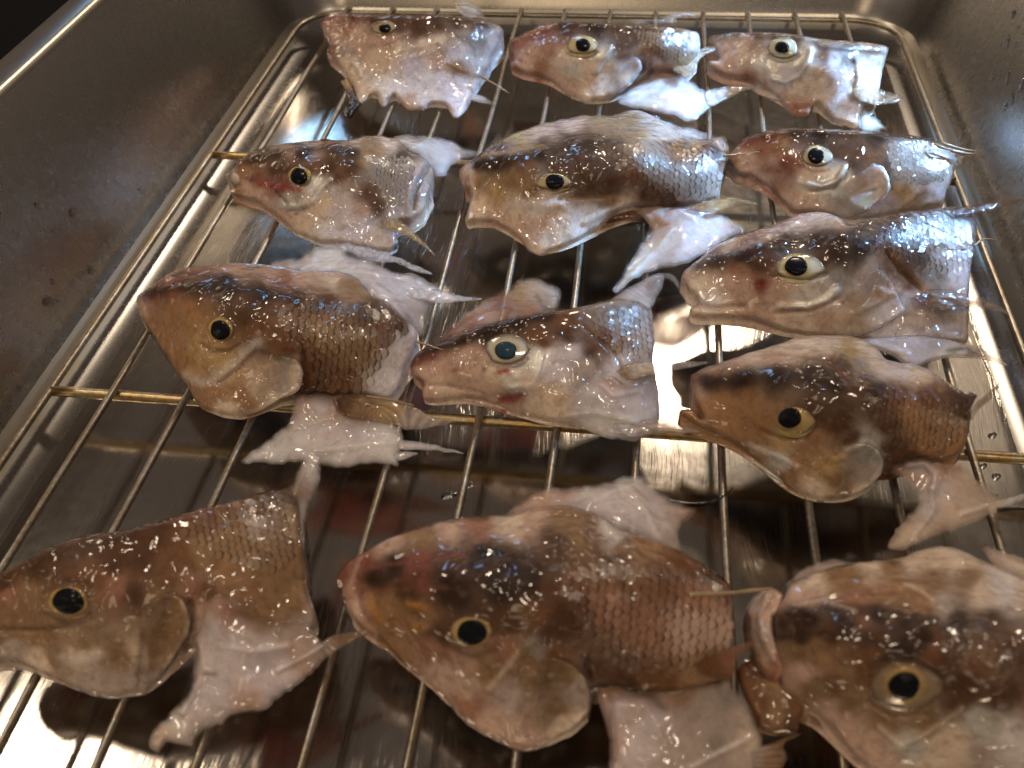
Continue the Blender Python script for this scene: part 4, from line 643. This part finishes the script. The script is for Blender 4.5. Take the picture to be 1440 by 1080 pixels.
f = Fish((1000, 740, 3.177), 'big fish head with curled pink lip and wet dark scalp, rightmost of the front row', (900, 750))  # M
f.patch('skin', '270 420 280 380 330 310 350 260 390 240 480 200 600 170 720 155 850 140 930 110 1020 90 1110 105 1200 150 1280 180 1400 230 1500 250 1620 260 1680 400 1700 700 1680 1000 1600 1150 1400 1200 1100 1190 850 1150 700 1080 620 1000 540 900 480 840 400 790 330 740 300 650 270 560',
 '280 420 1.5 330 320 2 600 400 2.9 900 450 3.3 1200 480 3.4 1500 500 3.3 480 200 2.1 850 140 1.9 1100 110 1.95 1400 235 2.25 1640 300 2.2 330 740 1 480 840 .85 620 1000 .6 720 1085 .45 450 600 2.2 870 715 2.5 800 900 1.4 1100 750 2.5 1100 950 1.6 1500 800 2.4 1500 1050 1.5 1100 1180 .5 1660 700 2 1600 1140 .5',
 'P 290 400 P 350 270 L 450 240 P 430 270 T 560 210 T 620 230 L 700 175 T 800 170 L 900 140 L 1030 110 L 1120 150 T 1150 250 L 1230 300 W 1300 280 L 1400 280 E 640 310 O 800 310 A 850 330 O 930 350 T 1000 260 N 1050 340 P 450 310 E 700 360 D 320 430 D 450 420 D 600 430 D 750 400 D 900 430 D 1100 440 Z 1250 430 D 400 490 B 520 490 B 700 500 D 850 540 D 950 500 B 1100 540 M 1200 600 B 1350 540 B 1500 560 T 380 560 T 450 530 A 500 600 T 600 640 P 420 660 T 430 720 M 560 720 T 620 800 P 520 830 M 700 640 T 780 860 P 620 900 P 720 980 B 1050 680 B 1150 720 B 1100 800 B 1300 760 T 950 880 S 900 990 L 1000 960 S 1200 900 W 1350 960 N 1200 1000 L 1100 960 P 800 1050 M 1000 560 L 1000 1060 E 1500 800',
 [(22, 'D', .8, .06, '290 400 500 370 750 380 1000 420'), (18, 'D', .7, 0, '310 500 500 480 650 500 850 540'), (8, 'L', .5, .05, '370 350 500 330 640 375'), (9, 'L', .6, .06, '860 255 930 280 990 330'), (8, 'E', .5, -.05, '700 300 850 290 1000 350'), (9, 'P', .5, -.06, '270 420 275 520 310 640'), (14, 'Z', .5, -.06, '700 640 800 590 920 600 1020 680'), (14, 'L', .4, .06, '750 900 850 990 960 930 1120 820'), (12, 'M', .5, -.06, '700 780 800 850 960 840')])
f.patch('upper_lip', '145 420 165 345 220 290 265 275 320 300 310 360 275 420 285 500 318 580 335 650 290 695 240 660 195 600 160 520', '145 420 1.2 220 290 1.6 320 300 1.9 275 420 1.75 318 580 1.5 290 690 1.1 160 520 1.0 230 480 1.6', 'E 160 430 N 200 350 P 240 300 P 230 400 N 220 480 P 250 560 E 300 620 P 290 340 T 190 580', [(14, 'N', .5, .08, '250 300 215 400 230 500 280 600'), (9, 'B', .4, -.08, '275 400 285 500 320 600'), (10, 'B', .5, -.05, '160 400 160 500 190 580')], thick=.5, lump=.03)
f.patch('lower_jaw', '110 640 150 600 200 620 260 680 320 690 380 740 420 800 395 870 378 917 235 915 200 850 150 760', '110 640 .7 200 620 .9 320 690 .95 420 800 .7 378 915 .5 235 915 .5 250 780 .8', 'M 130 650 M 200 680 T 280 730 M 240 820 T 310 850 M 370 800 B 350 890 M 180 760', [(12, 'Z', .5, -.06, '150 610 200 650 260 670')], thick=.3, lump=.03)
f.patch('far_lip', '335 270 345 240 370 200 420 165 500 148 580 153 640 170 540 210 430 245', '335 270 1.6 420 165 1.4 580 153 1.6 540 210 1.9', 'V 380 210 N 450 170 N 580 160 P 450 220', thick=.2, m='flesh')
f.patch('far_flap', '1205 95 1240 84 1300 110 1400 140 1500 170 1640 185 1680 300 1600 300 1450 270 1340 230 1270 180 1235 140', '1205 95 1.5 1300 110 1.6 1640 185 1.6 1450 270 2.1 1270 180 1.95', 'P 1220 100 L 1280 120 L 1400 180 Y 1450 220 W 1550 210', [(10, 'B', .4, -.06, '1240 150 1300 200')], thick=.2, m='flesh', lump=.05)
f.spine('90 300 2.1 180 285 2.0 275 278 1.95', .04, .02)
f.eye(868, 714, 168, 112, 865, 712, 70, 60, '8e7a62', False, .2)
f.scales('980 470 1200 480 1500 560 1640 700 1400 680 1200 640 1080 620', 8, 52, 54)

# ------------------------------------------------------------------ water drops
def drop(px, py, n, c, a, b, ang, label, group):
    n = np.array(n, float); n /= np.linalg.norm(n); p = hit(px, py, n, c)
    t = np.cross(n, [0, 1.0, 0]) if abs(n[1]) < .8 else np.cross(n, [1.0, 0, 0]); t /= np.linalg.norm(t); s_ = np.cross(n, t)
    u = t*math.cos(ang)+s_*math.sin(ang); v_ = np.cross(n, u)
    vs, fs = [], []; m = 12
    for i in range(5):
        th = math.pi/2*i/4
        for k in range(m):
            q = 2*math.pi*k/m; rr = 1+.12*math.sin(2*q+px)+.08*math.cos(3*q+py)
            vs.append(p+u*a*math.cos(th)*math.cos(q)*rr+v_*b*math.cos(th)*math.sin(q)*rr+n*(min(a, b)*.55*math.sin(th)-.01))
    for i in range(4):
        for k in range(m): fs.append((i*m+k, i*m+(k+1) % m, (i+1)*m+(k+1) % m, (i+1)*m+k))
    fs.append(tuple(range(m-1, -1, -1)))
    o = mesh('water_drop', vs, fs, M['water'], None, p); o.location = Vector(p)*CM
    tag(o, label, 'water drop', group)
kx = math.tan(math.radians(18)); zl = z0; nL = np.array([4.75-z0, 0, 1.72-o0]); nL = nL/np.linalg.norm(nL); pL = np.array([TX0-o0, 0, z0]); cL = float(nL@pL)
nR = nL*np.array([-1, 1, 1]); cR = float(nR@np.array([TX1+o0, 0, z0]))
LEFT = ['medium water drop on the left tray wall, upper left one of the close pair', 'round water drop on the left tray wall, right one of the close upper pair', 'small water drop on the left tray wall just below the upper pair', 'longest water drop on the left tray wall, lowest of them all', 'small water drop on the left tray wall just above the longest drop', 'round water drop on the left tray wall nearest the yellow cheeked fish head', 'tiny water drop on the left tray wall, closest to the rack', 'tiny water drop on the left tray wall, highest of all the drops']
for x, y, a, b in ((55, 288, .22, .12), (105, 300, .28, .16), (77, 324, .12, .09), (72, 425, .34, .15), (73, 396, .12, .10), (129, 381, .16, .14), (195, 266, .07, .05), (112, 262, .06, .06)):
    drop(x, y, nL, cL, a, b, .9, LEFT.pop(0), 'water drops on the left tray wall')
for x, y, a, b in ((1425, 20, .2, .12), (1417, 58, .35, .09), (1407, 62, .18, .05), (1429, 62, .12, .1), (1371, 83, .12, .05), (1395, 110, .14, .12), (1417, 108, .4, .09), (1424, 135, .5, .08), (1413, 150, .2, .12), (1437, 118, .3, .1), (1384, 125, .06, .05), (1393, 176, .28, .05), (1386, 158, .12, .05), (1402, 250, .12, .06), (1396, 256, .06, .06), (1384, 186, .1, .04), (1432, 38, .1, .05)):
    drop(x, y, nR, cR, a, b, 1.2, 'clear water streak on the right wall of the tray', 'water streaks on the right tray wall')
for x, y, a in ((366, 106, .16), (379, 137, .13), (359, 168, .14), (352, 180, .10), (337, 200, .09), (325, 213, .1), (222, 385, .16), (214, 376, .1), (143, 462, .2), (132, 484, .24), (163, 458, .12), (80, 612, .16), (631, 696, .2), (660, 682, .14), (1395, 700, .2), (1401, 670, .15), (1383, 655, .12), (1403, 545, .1), (1396, 612, .14), (1413, 590, .1)):
    drop(x, y, (0, 0, 1), FZ+.01, a, a*.7, .6, 'round water drop on the floor of the tray under the rack', 'water drops on the tray floor')
